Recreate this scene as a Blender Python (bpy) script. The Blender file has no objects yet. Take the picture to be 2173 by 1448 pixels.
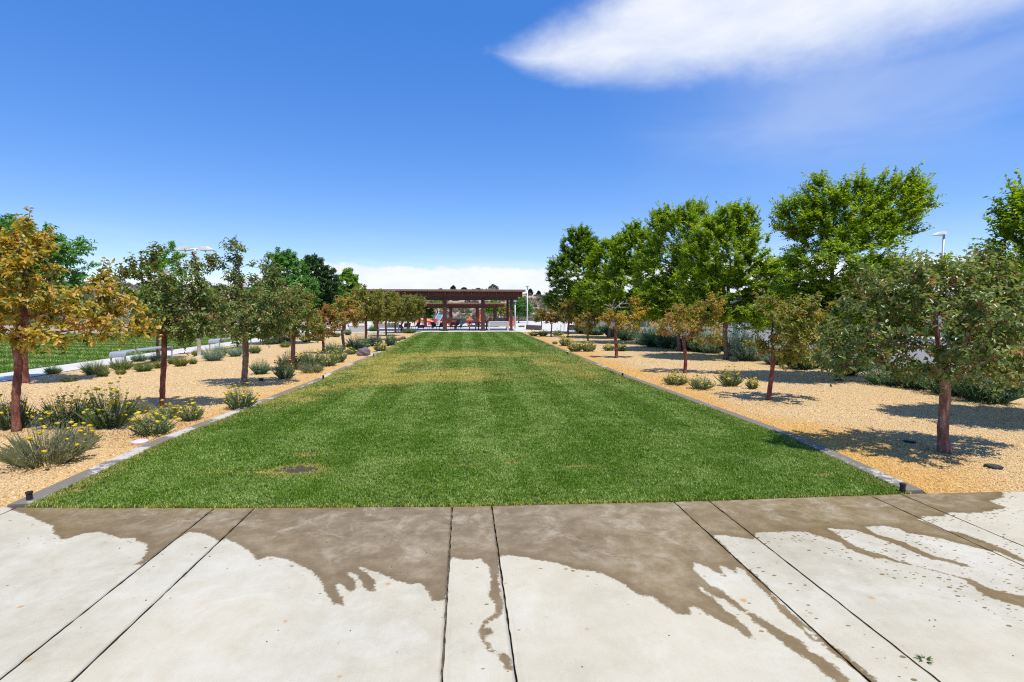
import bpy, math, random
import numpy as np
from mathutils import Vector

# ------------------------------------------------------------------ camera, sky, sun, exposure
sc = bpy.context.scene
COL = sc.collection
CAM_H = 1.6
FPX, CX, CY, VX, VY = 1100.0, 1086.5, 724.0, 985.0, 657.0      # focal length and vanishing point in photo pixels
TH = math.atan((CY - VY) / FPX)
PS = math.atan((CX - VX) * math.cos(TH) / FPX)
cd = bpy.data.cameras.new('camera'); cam = bpy.data.objects.new('camera', cd); COL.objects.link(cam)
cd.sensor_width = 36.0; cd.lens = 36.0 * FPX / 2173.0
cd.clip_start = 0.05; cd.clip_end = 6000
cam.location = (0, 0, CAM_H)
cam.rotation_euler = (math.pi / 2 - TH, 0, -PS)
sc.camera = cam

SUN_EL = math.radians(68)
SUN_AZ = math.atan2(0.52, -0.85)                                # clockwise from +Y
SUNV = Vector((math.sin(SUN_AZ) * math.cos(SUN_EL), math.cos(SUN_AZ) * math.cos(SUN_EL), math.sin(SUN_EL)))
sd = bpy.data.lights.new('sun', 'SUN'); sun = bpy.data.objects.new('sun', sd); COL.objects.link(sun)
sd.energy = 4.6; sd.angle = math.radians(0.53); sd.color = (1.0, 0.935, 0.82)
sun.rotation_euler = SUNV.to_track_quat('Z', 'Y').to_euler()
sun.location = (0, 0, 30)
sc.view_settings.view_transform = 'Standard'; sc.view_settings.look = 'None'
sc.view_settings.exposure = 0.0; sc.view_settings.gamma = 1.0; sc.view_settings.use_curve_mapping = False
sc.cycles.use_denoising = False; sc.cycles.pixel_filter_type = 'BLACKMAN_HARRIS'; sc.cycles.filter_width = 1.15
sc.cycles.max_bounces = 8; sc.cycles.transparent_max_bounces = 8


class S:
    """a node socket with arithmetic"""
    def __init__(s, nt, sock): s.nt, s.k = nt, sock
    def _op(s, op, *o, clamp=False):
        n = s.nt.nodes.new('ShaderNodeMath'); n.operation = op; n.use_clamp = clamp
        for i, v in enumerate((s,) + o):
            if isinstance(v, S): s.nt.links.new(v.k, n.inputs[i])
            else: n.inputs[i].default_value = float(v)
        return S(s.nt, n.outputs[0])
    def __add__(s, o): return s._op('ADD', o)
    __radd__ = __add__
    def __mul__(s, o): return s._op('MULTIPLY', o)
    __rmul__ = __mul__
    def __sub__(s, o): return s._op('SUBTRACT', o)
    def __rsub__(s, o): return (s * -1.0) + o
    def __truediv__(s, o): return s._op('DIVIDE', o)
    def mn(s, o): return s._op('MINIMUM', o)
    def mx(s, o): return s._op('MAXIMUM', o)
    def exp(s): return s._op('EXPONENT')
    def pw(s, o): return s._op('POWER', o)
    def ab(s): return s._op('ABSOLUTE')
    def gt(s, o): return s._op('GREATER_THAN', o)
    def clamp(s): return s._op('ADD', 0.0, clamp=True)
    def step(s, a, b):
        n = s.nt.nodes.new('ShaderNodeMapRange'); n.interpolation_type = 'SMOOTHSTEP'
        s.nt.links.new(s.k, n.inputs['Value'])
        n.inputs['From Min'].default_value = a; n.inputs['From Max'].default_value = b
        return S(s.nt, n.outputs['Result'])


def nd(nt, typ, ins=None, **props):
    n = nt.nodes.new(typ)
    for k, v in props.items(): setattr(n, k, v)
    for k, v in (ins or {}).items():
        if isinstance(v, S): nt.links.new(v.k, n.inputs[k])
        elif isinstance(v, bpy.types.NodeSocket): nt.links.new(v, n.inputs[k])
        else: n.inputs[k].default_value = v
    return n


def mixc(nt, f, a, b, mode='MIX'):
    n = nt.nodes.new('ShaderNodeMix'); n.data_type = 'RGBA'; n.blend_type = mode
    for sock, v in ((n.inputs[0], f), (n.inputs[6], a), (n.inputs[7], b)):
        if isinstance(v, S): nt.links.new(v.k, sock)
        elif isinstance(v, bpy.types.NodeSocket): nt.links.new(v, sock)
        elif isinstance(v, (int, float)): sock.default_value = v
        else: sock.default_value = (*v[:3], 1.0)
    return S(nt, n.outputs[2])


def noise(nt, vec, scale, detail=4, rough=0.55, dist=0.0):
    n = nd(nt, 'ShaderNodeTexNoise', {'Scale': scale, 'Detail': detail, 'Roughness': rough, 'Distortion': dist})
    if vec is not None: nt.links.new(vec.k if isinstance(vec, S) else vec, n.inputs['Vector'])
    return S(nt, n.outputs['Fac'])


def vscale(nt, vec, xyz):
    n = nd(nt, 'ShaderNodeVectorMath', operation='MULTIPLY')
    nt.links.new(vec.k if isinstance(vec, S) else vec, n.inputs[0]); n.inputs[1].default_value = xyz
    return S(nt, n.outputs[0])


world = bpy.data.worlds.new('World'); sc.world = world; world.use_nodes = True
wt = world.node_tree; wt.nodes.clear()
sky = nd(wt, 'ShaderNodeTexSky', sky_type='NISHITA', sun_disc=False, sun_elevation=SUN_EL, sun_rotation=SUN_AZ,
         altitude=1400.0, air_density=1.0, dust_density=0.25, ozone_density=3.0)
k0 = mixc(wt, 1.0, sky.outputs[0], (0.21, 0.21, 0.21), 'MULTIPLY')
gm = nd(wt, 'ShaderNodeGamma', {'Color': k0, 'Gamma': 0.58})
hs = nd(wt, 'ShaderNodeHueSaturation', {'Hue': 0.519, 'Saturation': 1.80, 'Value': 9.35, 'Color': gm.outputs[0]})
tc = nd(wt, 'ShaderNodeTexCoord')
gen = S(wt, tc.outputs['Generated'])
sep = nd(wt, 'ShaderNodeSeparateXYZ', {0: gen})
dx, dy, dz = (S(wt, sep.outputs[i]) for i in range(3))
az = dx._op('ARCTAN2', dy) * 57.2958
el = dz._op('ARCSINE') * 57.2958
n1 = noise(wt, vscale(wt, gen, (5, 5, 11)), 1.0, 8, 0.62, 0.3) - 0.5
n2 = noise(wt, vscale(wt, gen, (20, 20, 34)), 1.0, 8, 0.65, 0.2) - 0.5
# the long wedge of high cloud
a3 = (az - 3.0).mx(0.0)
low = (a3 * -1.0 / 6.5).exp() * 4.6 + 21.0 - a3 * 0.012
upp = a3 * 0.50 + 25.9
edge = (el - low) / ((a3 * 0.05) + 1.6)
edge = edge.mn((upp - el) / 3.2)
edge = edge.mn((az - 2.6) / 4.0).mn((az * -1.0 + 105.0) / 20.0)
wedge = (edge + n1 * 1.5 + n2 * 0.45).step(-0.1, 1.7) * 0.94
# thin veil under it
v1 = noise(wt, vscale(wt, gen, (3.2, 3.2, 11)), 1.0, 4, 0.5, 0.3)
veil = v1.step(0.22, 0.85) * (az - 12.0).step(0.0, 26.0) * (el - 9.0).step(0.0, 8.0) * (34.0 - el).step(0.0, 10.0) * 0.42
# the bank of cumulus low on the horizon, all the way round
b1 = noise(wt, vscale(wt, gen, (3.2, 3.2, 3)), 1.0, 2, 0.5) - 0.5
b2 = noise(wt, vscale(wt, gen, (30, 30, 34)), 1.0, 5, 0.6) - 0.5
bank = (b1 * 2.8 + 4.6 - (az * -1.0 - 15.0).step(0.0, 9.0) * (az + 75.0).step(0.0, 20.0) * 2.0 - el + b2 * 1.5).step(-0.15, 0.35)
b3 = noise(wt, vscale(wt, gen, (3.0, 3.0, 20)), 1.0, 6, 0.6, 0.5)
haze_ = (9.0 - el).step(0.0, 6.0) * b3.step(0.5, 0.75) * 0.55
bank = bank.mx(haze_)
cshade = noise(wt, vscale(wt, gen, (9, 9, 26)), 1.0, 5, 0.6)
ccol = mixc(wt, cshade.step(0.3, 0.7), (8.3, 9.2, 10.8), (9.8, 10.1, 10.6))
wcol = mixc(wt, cshade.step(0.25, 0.7), (7.8, 8.5, 10.0), (9.4, 9.7, 10.3))
c0 = mixc(wt, veil, hs.outputs[0], (7.5, 8.2, 10.0))
c0 = mixc(wt, wedge, c0, wcol)
c0 = mixc(wt, bank, c0, ccol)
bg = nd(wt, 'ShaderNodeBackground', {'Color': c0, 'Strength': 0.1})
wo = nd(wt, 'ShaderNodeOutputWorld', {'Surface': bg.outputs[0]})

# ------------------------------------------------------------------ helpers: places
fh = np.array([math.sin(PS), math.cos(PS), 0.0]); rt = np.array([math.cos(PS), -math.sin(PS), 0.0])
fw = fh * math.cos(TH) - np.array([0, 0, 1.0]) * math.sin(TH)
up_ = np.array([0, 0, 1.0]) * math.cos(TH) + fh * math.sin(TH)


def ray(px, py): return fw * FPX + rt * (px - CX) + up_ * (CY - py)


def G(px, py):
    """the ground point seen at a photo pixel (survey of the site)"""
    d = ray(px, py); t = -CAM_H / d[2]
    return np.array([d[0] * t, d[1] * t, 0.0])


def AT(px, py, base):
    """the point at a photo pixel, at the distance of a known ground point"""
    d = ray(px, py); dep = float(np.dot(base, fh))
    return np.array([0, 0, CAM_H]) + d * (dep / float(np.dot(d, fh)))


def SZ(base):
    """metres per photo pixel at a ground point"""
    return float(np.dot(base, fh)) / FPX


def dep(base): return float(np.dot(base, fh))


# ------------------------------------------------------------------ helpers: objects
def link(name, me, mat=None, parent=None, loc=(0, 0, 0), rz=0.0):
    o = bpy.data.objects.new(name, me); COL.objects.link(o)
    o.location = loc; o.rotation_euler = (0, 0, rz)
    if parent is not None: o.parent = parent
    if mat is not None and me is not None and not me.materials: me.materials.append(mat)
    return o


def tag(o, label=None, cat=None, group=None, kind=None):
    if label: o['label'] = label
    if cat: o['category'] = cat
    if group: o['group'] = group
    if kind: o['kind'] = kind
    return o


def thing(name, label, cat, loc=(0, 0, 0), rz=0.0, group=None):
    return tag(link(name, None, loc=loc, rz=rz), label, cat, group)


def mesh_np(name, V, Fc, smooth=False, attrs=None):
    """V (n,3); Fc a list of arrays of faces, each (m,k)"""
    me = bpy.data.meshes.new(name)
    V = np.asarray(V, dtype=np.float32)
    me.vertices.add(len(V)); me.vertices.foreach_set('co', V.ravel())
    Fc = [np.asarray(f, dtype=np.int32) for f in Fc if len(f)]
    tot = sum(f.size for f in Fc); nf = sum(len(f) for f in Fc)
    me.loops.add(tot); me.polygons.add(nf)
    me.loops.foreach_set('vertex_index', np.concatenate([f.ravel() for f in Fc]))
    starts = []; c = 0
    for f in Fc:
        starts.append(c + np.arange(len(f)) * f.shape[1]); c += f.size
    me.polygons.foreach_set('loop_start', np.concatenate(starts).astype(np.int32))
    if smooth: me.polygons.foreach_set('use_smooth', np.ones(nf, dtype=bool))
    for k, v in (attrs or {}).items():
        a = me.attributes.new(k, 'FLOAT', 'POINT'); a.data.foreach_set('value', np.asarray(v, dtype=np.float32))
    me.update(calc_edges=True)
    return me


class MB:
    """collects boxes, tubes and plates into one mesh"""
    def __init__(s): s.v, s.f = [], []
    def add(s, v, f):
        b = len(s.v); s.v += [tuple(map(float, p)) for p in v]; s.f += [tuple(i + b for i in q) for q in f]; return s
    def box(s, x0, x1, y0, y1, z0, z1, bev=0.0):
        if bev <= 0:
            v = [(x, y, z) for z in (z0, z1) for x, y in ((x0, y0), (x1, y0), (x1, y1), (x0, y1))]
            return s.add(v, [(3, 2, 1, 0), (4, 5, 6, 7), (0, 1, 5, 4), (1, 2, 6, 5), (2, 3, 7, 6), (3, 0, 4, 7)])
        b = bev; v = []
        for z, i in ((z0, b), (z0 + b, 0), (z1 - b, 0), (z1, b)):
            v += [(x0 + i, y0 + i, z), (x1 - i, y0 + i, z), (x1 - i, y1 - i, z), (x0 + i, y1 - i, z)]
        f = [(3, 2, 1, 0), (12, 13, 14, 15)]
        for k in range(3):
            for j in range(4):
                a = k * 4 + j; c = k * 4 + (j + 1) % 4; f.append((a, c, c + 4, a + 4))
        return s.add(v, f)
    def tube(s, pts, r, n=8, cap=True):
        pts = [np.array(p, float) for p in pts]
        rs = r if isinstance(r, (list, tuple, np.ndarray)) else [r] * len(pts)
        V = []; ref = None
        for i, p in enumerate(pts):
            t = pts[min(i + 1, len(pts) - 1)] - pts[max(i - 1, 0)]; t = t / (np.linalg.norm(t) + 1e-9)
            if ref is None:
                ref = np.array([1.0, 0, 0]) if abs(t[0]) < 0.8 else np.array([0, 1.0, 0])
            a = ref - t * np.dot(ref, t); a /= np.linalg.norm(a); ref = a; b = np.cross(t, a)
            V += [p + (a * math.cos(q) + b * math.sin(q)) * rs[i] for q in np.linspace(0, 2 * math.pi, n, endpoint=False)]
        f = []
        for i in range(len(pts) - 1):
            for j in range(n):
                f.append((i * n + j, i * n + (j + 1) % n, (i + 1) * n + (j + 1) % n, (i + 1) * n + j))
        if cap: f += [tuple(range(n))[::-1], tuple((len(pts) - 1) * n + j for j in range(n))]
        return s.add(V, f)
    def prism(s, poly, z0, z1):
        n = len(poly)
        v = [(x, y, z0) for x, y in poly] + [(x, y, z1) for x, y in poly]
        return s.add(v, [tuple(range(n))[::-1], tuple(range(n, 2 * n))] + [(i, (i + 1) % n, n + (i + 1) % n, n + i) for i in range(n)])
    def build(s, name, mat, parent=None, loc=(0, 0, 0), rz=0.0, smooth=False):
        me = bpy.data.meshes.new(name); me.from_pydata(s.v, [], s.f); me.update()
        if smooth: me.polygons.foreach_set('use_smooth', [True] * len(me.polygons))
        return link(name, me, mat, parent, loc, rz)


# ------------------------------------------------------------------ helpers: materials
def mat_new(name):
    m = bpy.data.materials.new(name); m.use_nodes = True; nt = m.node_tree; nt.nodes.clear()
    return m, nt


def geo_pos(nt): return S(nt, nd(nt, 'ShaderNodeNewGeometry').outputs['Position'])


def finish(nt, col, rough=0.8, bump=None, bstr=0.3, bdist=0.02, spec=0.4, metal=0.0, trans=0.0, tcol=None):
    p = nd(nt, 'ShaderNodeBsdfPrincipled', {'Roughness': rough, 'Specular IOR Level': spec, 'Metallic': metal})
    if isinstance(col, S): nt.links.new(col.k, p.inputs['Base Color'])
    else: p.inputs['Base Color'].default_value = (*col, 1)
    if bump is not None:
        b = nd(nt, 'ShaderNodeBump', {'Strength': bstr, 'Distance': bdist, 'Height': bump}); nt.links.new(b.outputs[0], p.inputs['Normal'])
    out = nd(nt, 'ShaderNodeOutputMaterial')
    if trans > 0:
        t = nd(nt, 'ShaderNodeBsdfTranslucent'); c = tcol if tcol is not None else col
        nt.links.new(c.k, t.inputs[0])
        mx = nd(nt, 'ShaderNodeMixShader', {0: trans}); nt.links.new(p.outputs[0], mx.inputs[1]); nt.links.new(t.outputs[0], mx.inputs[2])
        nt.links.new(mx.outputs[0], out.inputs[0])
    else:
        nt.links.new(p.outputs[0], out.inputs[0])


def simple(name, col, rough=0.6, var=0.12, scale=6.0, spec=0.4, metal=0.0, bstr=0.15):
    m, nt = mat_new(name); pos = geo_pos(nt)
    n = noise(nt, pos, scale, 5, 0.6); n2_ = noise(nt, pos, scale * 9, 3, 0.6)
    f = n * 0.7 + n2_ * 0.3
    c = mixc(nt, f.step(0.3, 0.7), tuple(x * (1 - var) for x in col), tuple(min(1, x * (1 + var)) for x in col))
    finish(nt, c, rough, n2_, bstr, 0.004, spec, metal)
    return m


def ramp(nt, fac, stops):
    r = nd(nt, 'ShaderNodeValToRGB', {0: fac}); e = r.color_ramp.elements
    while len(e) < len(stops): e.new(0.5)
    for i, (p, c) in enumerate(stops): e[i].position = p; e[i].color = (*c, 1)
    return S(nt, r.outputs[0])


def attr(nt, name, typ='GEOMETRY'):
    return S(nt, nd(nt, 'ShaderNodeAttribute', attribute_name=name, attribute_type=typ).outputs['Fac'])


def leaf_mat(name, stops, trans=0.34, rough=0.42, spec=0.5):
    m, nt = mat_new(name)
    c = ramp(nt, attr(nt, 'tint'), stops)
    hsn = nd(nt, 'ShaderNodeHueSaturation', {'Hue': 0.492, 'Saturation': 1.08, 'Value': 1.5, 'Color': c})
    finish(nt, c, rough, None, spec=spec, trans=trans, tcol=S(nt, hsn.outputs[0]))
    return m


M = {}
M['white_metal'] = simple('white_painted_metal', (0.78, 0.78, 0.77), 0.4, 0.04)
M['grey_metal'] = simple('galvanised_metal', (0.42, 0.44, 0.47), 0.42, 0.08, metal=0.3)
M['grey_panel'] = simple('grey_perforated_metal', (0.46, 0.46, 0.43), 0.5, 0.05)
M['brown'] = simple('brown_painted_steel', (0.17, 0.060, 0.040), 0.5, 0.12)
M['brown_dark'] = simple('dark_brown_painted_steel', (0.10, 0.040, 0.028), 0.5, 0.12)
M['brown_light'] = simple('weathered_brown_fascia', (0.27, 0.165, 0.12), 0.6, 0.12)
M['red'] = simple('red_plastic', (0.74, 0.10, 0.06), 0.45, 0.06)
M['orange'] = simple('orange_plastic', (0.85, 0.22, 0.08), 0.45, 0.06)
M['blue'] = simple('blue_plastic', (0.16, 0.23, 0.42), 0.4, 0.06)
M['light_blue'] = simple('light_blue_metal', (0.45, 0.60, 0.72), 0.4, 0.05)
M['teal'] = simple('teal_painted_steel', (0.22, 0.38, 0.36), 0.5, 0.06)
M['dark_teal'] = simple('dark_teal_plastic', (0.02, 0.10, 0.11), 0.4, 0.06)
M['black'] = simple('black_plastic', (0.02, 0.02, 0.022), 0.45, 0.1)
M['charcoal'] = simple('charcoal_metal', (0.06, 0.062, 0.07), 0.45, 0.1)
M['lens'] = simple('lamp_lens', (0.7, 0.72, 0.70), 0.25, 0.03)
M['lid'] = simple('pale_plastic_lid', (0.72, 0.62, 0.62), 0.5, 0.05)
M['stone'] = simple('purple_grey_boulder', (0.17, 0.13, 0.14), 0.9, 0.35, 5.0, bstr=0.8)
M['wall_tan'] = simple('tan_block_wall', (0.20, 0.16, 0.14), 0.9, 0.2, 2.0)
M['wall_dark'] = simple('dark_retaining_wall', (0.09, 0.07, 0.065), 0.9, 0.2, 2.0)
M['ochre'] = simple('ochre_render', (0.66, 0.36, 0.13), 0.85, 0.06, 1.0)
M['glass'] = simple('dark_blue_glass', (0.10, 0.17, 0.22), 0.08, 0.1, 0.6, spec=0.8, bstr=0.0)
M['asphalt'] = simple('sun_bleached_asphalt', (0.23, 0.22, 0.215), 0.9, 0.15, 3.0)
M['pale_conc'] = simple('pale_concrete', (0.62, 0.59, 0.54), 0.85, 0.07, 1.2)
M['wood_stake'] = simple('stake_wood', (0.30, 0.17, 0.10), 0.8, 0.2)


def bark(name, lo, mid, hi, zs=6.0):
    m, nt = mat_new(name); tcn = nd(nt, 'ShaderNodeTexCoord'); ob = S(nt, tcn.outputs['Object'])
    a = noise(nt, vscale(nt, ob, (14, 14, zs)), 1.0, 6, 0.65, 0.4)
    b = noise(nt, vscale(nt, ob, (60, 60, 16)), 1.0, 4, 0.6)
    c = ramp(nt, a * 0.75 + b * 0.25, [(0.30, lo), (0.5, mid), (0.68, hi)])
    finish(nt, c, 0.75, a * 0.6 + b * 0.4, 0.7, 0.02, 0.3)
    return m


M['bark_red'] = bark('red_brown_bark', (0.055, 0.018, 0.015), (0.20, 0.065, 0.045), (0.42, 0.22, 0.16))
M['bark_flaky'] = bark('flaky_red_and_grey_bark', (0.06, 0.025, 0.02), (0.26, 0.12, 0.085), (0.52, 0.43, 0.36), 3.5)
M['bark_grey'] = bark('grey_brown_bark', (0.07, 0.05, 0.04), (0.19, 0.135, 0.10), (0.36, 0.27, 0.20))
M['bark_dead'] = bark('bleached_dead_wood', (0.25, 0.2, 0.18), (0.42, 0.36, 0.33), (0.58, 0.52, 0.48))

M['leaf_gold'] = leaf_mat('golden_crabapple_leaf', [(0.00, (0.050, 0.075, 0.013)), (0.25, (0.180, 0.220, 0.028)), (0.50, (0.480, 0.390, 0.050)), (0.80, (0.660, 0.390, 0.055)), (1.00, (0.780, 0.580, 0.240))], 0.42)
M['leaf_olive'] = leaf_mat('olive_crabapple_leaf', [(0.00, (0.045, 0.085, 0.016)), (0.35, (0.150, 0.215, 0.040)), (0.75, (0.300, 0.340, 0.090)), (0.90, (0.300, 0.190, 0.070)), (1.00, (0.460, 0.150, 0.090))], 0.38, 0.34)
M['leaf_mixed'] = leaf_mat('olive_and_bronze_leaf', [(0.00, (0.103, 0.138, 0.024)), (0.40, (0.248, 0.275, 0.048)), (0.70, (0.413, 0.343, 0.068)), (0.90, (0.522, 0.248, 0.068)), (1.0, (0.632, 0.248, 0.138))], 0.45)
M['leaf_orange'] = leaf_mat('bronze_orange_leaf', [(0.00, (0.120, 0.130, 0.020)), (0.35, (0.280, 0.210, 0.035)), (0.70, (0.420, 0.210, 0.050)), (1.0, (0.540, 0.260, 0.130))], 0.45)
M['leaf_elm'] = leaf_mat('elm_leaf', [(0.00, (0.050, 0.130, 0.008)), (0.40, (0.170, 0.290, 0.014)), (0.75, (0.330, 0.450, 0.025)), (1.00, (0.500, 0.570, 0.060))], 0.5)
M['leaf_ash'] = leaf_mat('ash_leaf', [(0.0, (0.049, 0.150, 0.034)), (0.5, (0.112, 0.287, 0.049)), (1.0, (0.225, 0.424, 0.075))], 0.34)
M['leaf_ashdark'] = leaf_mat('dark_ash_leaf', [(0.0, (0.018, 0.054, 0.015)), (0.5, (0.039, 0.105, 0.021)), (1.0, (0.083, 0.180, 0.033))], 0.3)
M['leaf_bright'] = leaf_mat('bright_young_leaf', [(0.0, (0.090, 0.198, 0.022)), (0.5, (0.180, 0.360, 0.032)), (1.0, (0.306, 0.486, 0.054))], 0.36)
M['leaf_conifer'] = leaf_mat('juniper_foliage', [(0.0, (0.012, 0.024, 0.010)), (1.0, (0.045, 0.065, 0.025))], 0.1)
M['leaf_rabbit'] = leaf_mat('green_shrub_leaf', [(0.00, (0.103, 0.149, 0.034)), (0.60, (0.241, 0.310, 0.081)), (1.00, (0.414, 0.425, 0.149))], 0.25, 0.6)
M['leaf_yellowish'] = leaf_mat('yellow_green_shrub_leaf', [(0.0, (0.121, 0.149, 0.020)), (0.6, (0.270, 0.297, 0.041)), (1.0, (0.432, 0.392, 0.081))], 0.25, 0.6)
M['leaf_sage'] = leaf_mat('blue_grey_sage_leaf', [(0.00, (0.132, 0.205, 0.126)), (0.60, (0.304, 0.422, 0.277)), (1.00, (0.528, 0.634, 0.475))], 0.22, 0.6)
M['leaf_darkshrub'] = leaf_mat('dark_green_shrub_leaf', [(0.00, (0.052, 0.113, 0.049)), (0.60, (0.140, 0.245, 0.105)), (1.00, (0.298, 0.420, 0.210))], 0.22, 0.55)
M['leaf_yarrow'] = leaf_mat('grey_green_yarrow_leaf', [(0.00, (0.100, 0.150, 0.050)), (0.60, (0.250, 0.330, 0.130)), (1.00, (0.440, 0.480, 0.270))], 0.3, 0.6)
M['leaf_lavender'] = leaf_mat('lavender_grey_leaf', [(0.00, (0.160, 0.170, 0.070)), (0.50, (0.330, 0.350, 0.170)), (0.85, (0.460, 0.420, 0.300)), (1.00, (0.500, 0.360, 0.240))], 0.25, 0.6)
M['leaf_dry'] = leaf_mat('dry_brown_leaf', [(0.0, (0.08, 0.055, 0.04)), (1.0, (0.22, 0.15, 0.11))], 0.15, 0.7)
M['flower'] = leaf_mat('yellow_yarrow_flower', [(0.0, (0.504, 0.370, 0.011)), (0.5, (0.739, 0.582, 0.017)), (1.0, (0.829, 0.694, 0.067))], 0.2, 0.7, 0.2)
M['grass_weed'] = leaf_mat('weed_leaf', [(0.0, (0.05, 0.09, 0.02)), (1.0, (0.13, 0.18, 0.04))], 0.3)

# ------------------------------------------------------------------ site lines
rng = np.random.default_rng(7)
random.seed(7)
FRONT = np.array([(-14, 5.55), (-8, 4.95), (-3.6, 4.45), (-1.85, 4.28), (0, 4.14), (2, 4.08), (3.8, 4.08), (5, 4.04), (9, 3.95), (14, 3.9)])
LEFT = np.array([(4.2, -3.53), (6.5, -3.60), (9, -3.42), (12, -3.22), (20, -3.10), (36.2, -3.03)])
RIGHT = np.array([(4.0, 3.83), (6.0, 4.02), (9, 3.90), (12, 3.76), (20, 3.78), (36.2, 3.80)])
YF = lambda x: np.interp(x, FRONT[:, 0], FRONT[:, 1])
XL = lambda y: np.interp(y, LEFT[:, 0], LEFT[:, 1])
XR = lambda y: np.interp(y, RIGHT[:, 0], RIGHT[:, 1])
LAWN_END = 36.0
KW = 0.16


# ------------------------------------------------------------------ ground: terrain and hill
def vnoise(x, y, f, seed=0):
    """smooth value noise for placing things"""
    r = np.random.default_rng(seed); T = r.uniform(0, 1, (64, 64))
    u, v = x * f, y * f; i, j = np.floor(u).astype(int), np.floor(v).astype(int); a, b = u - i, v - j
    a = a * a * (3 - 2 * a); b = b * b * (3 - 2 * b)
    g = lambda p, q: T[p % 64, q % 64]
    return g(i, j) * (1 - a) * (1 - b) + g(i + 1, j) * a * (1 - b) + g(i, j + 1) * (1 - a) * b + g(i + 1, j + 1) * a * b


def hill(x, y):
    r = np.hypot(x, y); a = np.arctan2(x, y)
    t = np.clip((r - 78) / 58, 0, 1); t = t * t * (3 - 2 * t)
    crest = 5.9 - 1.8 * np.clip((a - 0.05) / 0.12, 0, 1) + 0.5 * np.sin(a * 9) + 0.25 * np.sin(a * 31 + 1)
    bump = 0.35 * np.sin(x * 0.21 + 1.3) * np.sin(y * 0.17) + 0.22 * np.sin(x * 0.5 + y * 0.43)
    return -0.06 + t * (crest + bump)


m, nt = mat_new('dry_hillside_soil'); pos = geo_pos(nt)
a_ = noise(nt, pos, 0.22, 6, 0.65); b_ = noise(nt, pos, 2.2, 5, 0.7)
c = ramp(nt, a_ * 0.5 + b_ * 0.5, [(0.30, (0.23, 0.165, 0.12)), (0.48, (0.40, 0.29, 0.215)), (0.6, (0.46, 0.33, 0.25)), (0.75, (0.55, 0.42, 0.32))])
finish(nt, c, 0.95, b_, 0.6, 0.15, 0.1); M['soil'] = m
rad = np.concatenate([np.linspace(0, 70, 8), np.linspace(74, 150, 40), [170, 220, 320, 600, 1500, 3500]])
nth = 220
angs = np.linspace(0, 2 * math.pi, nth, endpoint=False)
V = []; FQ = []
for r in rad:
    xs, ys = r * np.sin(angs), r * np.cos(angs)
    V.append(np.stack([xs, ys, hill(xs, ys)], 1))
V = np.concatenate(V)
for i in range(len(rad) - 1):
    a = i * nth + np.arange(nth); b = i * nth + (np.arange(nth) + 1) % nth
    FQ.append(np.stack([a, a + nth, b + nth, b], 1))
o = link('terrain', mesh_np('terrain', V, [np.concatenate(FQ)], True), M['soil'])
tag(o, 'dry tan hillside rising behind the pavilion', kind='structure')

# ------------------------------------------------------------------ gravel
m, nt = mat_new('tan_bark_gravel'); pos = geo_pos(nt)
sepn = nd(nt, 'ShaderNodeSeparateXYZ', {0: pos}); gx, gy = S(nt, sepn.outputs[0]), S(nt, sepn.outputs[1])
big = noise(nt, pos, 0.7, 4, 0.6)
vor = nd(nt, 'ShaderNodeTexVoronoi', {'Vector': pos.k, 'Scale': 60.0, 'Randomness': 1.0})
cell = S(nt, nd(nt, 'ShaderNodeSeparateColor', {0: vor.outputs['Color']}).outputs[0])
vd = S(nt, vor.outputs['Distance'])
fine = noise(nt, pos, 95.0, 3, 0.7)
mid = noise(nt, pos, 6.0, 5, 0.7)
c = ramp(nt, cell * 0.5 + fine * 0.25 + mid * 0.25, [(0.16, (0.38, 0.24, 0.11)), (0.36, (0.57, 0.385, 0.18)), (0.6, (0.66, 0.475, 0.24)), (0.85, (0.78, 0.61, 0.36))])
# orange decomposed granite along the lawn on the right, fainter on the left
near_r = (5.0 - gx + (big - 0.5) * 1.6).step(-0.2, 0.9) * gx.gt(0.0)
near_l = (gx + 4.35 + (big - 0.5) * 1.2).step(-0.3, 0.9) * (1.0 - gx.gt(0.0)) * 0.55
c = mixc(nt, near_r.mx(near_l) * 0.75, c, ramp(nt, cell * 0.6 + fine * 0.4, [(0.2, (0.42, 0.20, 0.035)), (0.5, (0.64, 0.34, 0.07)), (0.8, (0.75, 0.46, 0.13))]))
finish(nt, c, 0.95, (1.0 - vd) * 0.6 + fine * 0.4, 0.8, 0.02, 0.15); M['gravel'] = m


def sheet(name, poly, z, mat, label, kind='structure'):
    me = bpy.data.meshes.new(name); me.from_pydata([(x, y, z) for x, y in poly], [], [tuple(range(len(poly)))]); me.update()
    return tag(link(name, me, mat), label, kind=kind)


ys = [4.2, 5, 6, 7, 8, 9, 10, 12, 16, 20, 28, LAWN_END]
lp = [(float(XL(y)) - KW, y if y > 4.5 else float(YF(-3.7))) for y in ys]
sheet('gravel_bed', [(-14, 5.5), (-8, 4.94), *[(x, y) for x, y in lp], (-10.2, LAWN_END), (-10.2, 9), (-14, 9)][::1], 0.0, M['gravel'], 'tan bark gravel bed between the lawn and the left path')
rp = [(float(XR(y)) + KW, y if y > 4.3 else float(YF(4.0))) for y in ys]
sheet('gravel_bed', [(14, 3.9), (9, 3.94), *[(x, y) for x, y in rp], (10.6, LAWN_END), (10.6, 9), (14, 9)][::-1], 0.0, M['gravel'], 'tan and orange gravel bed to the right of the lawn')

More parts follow.
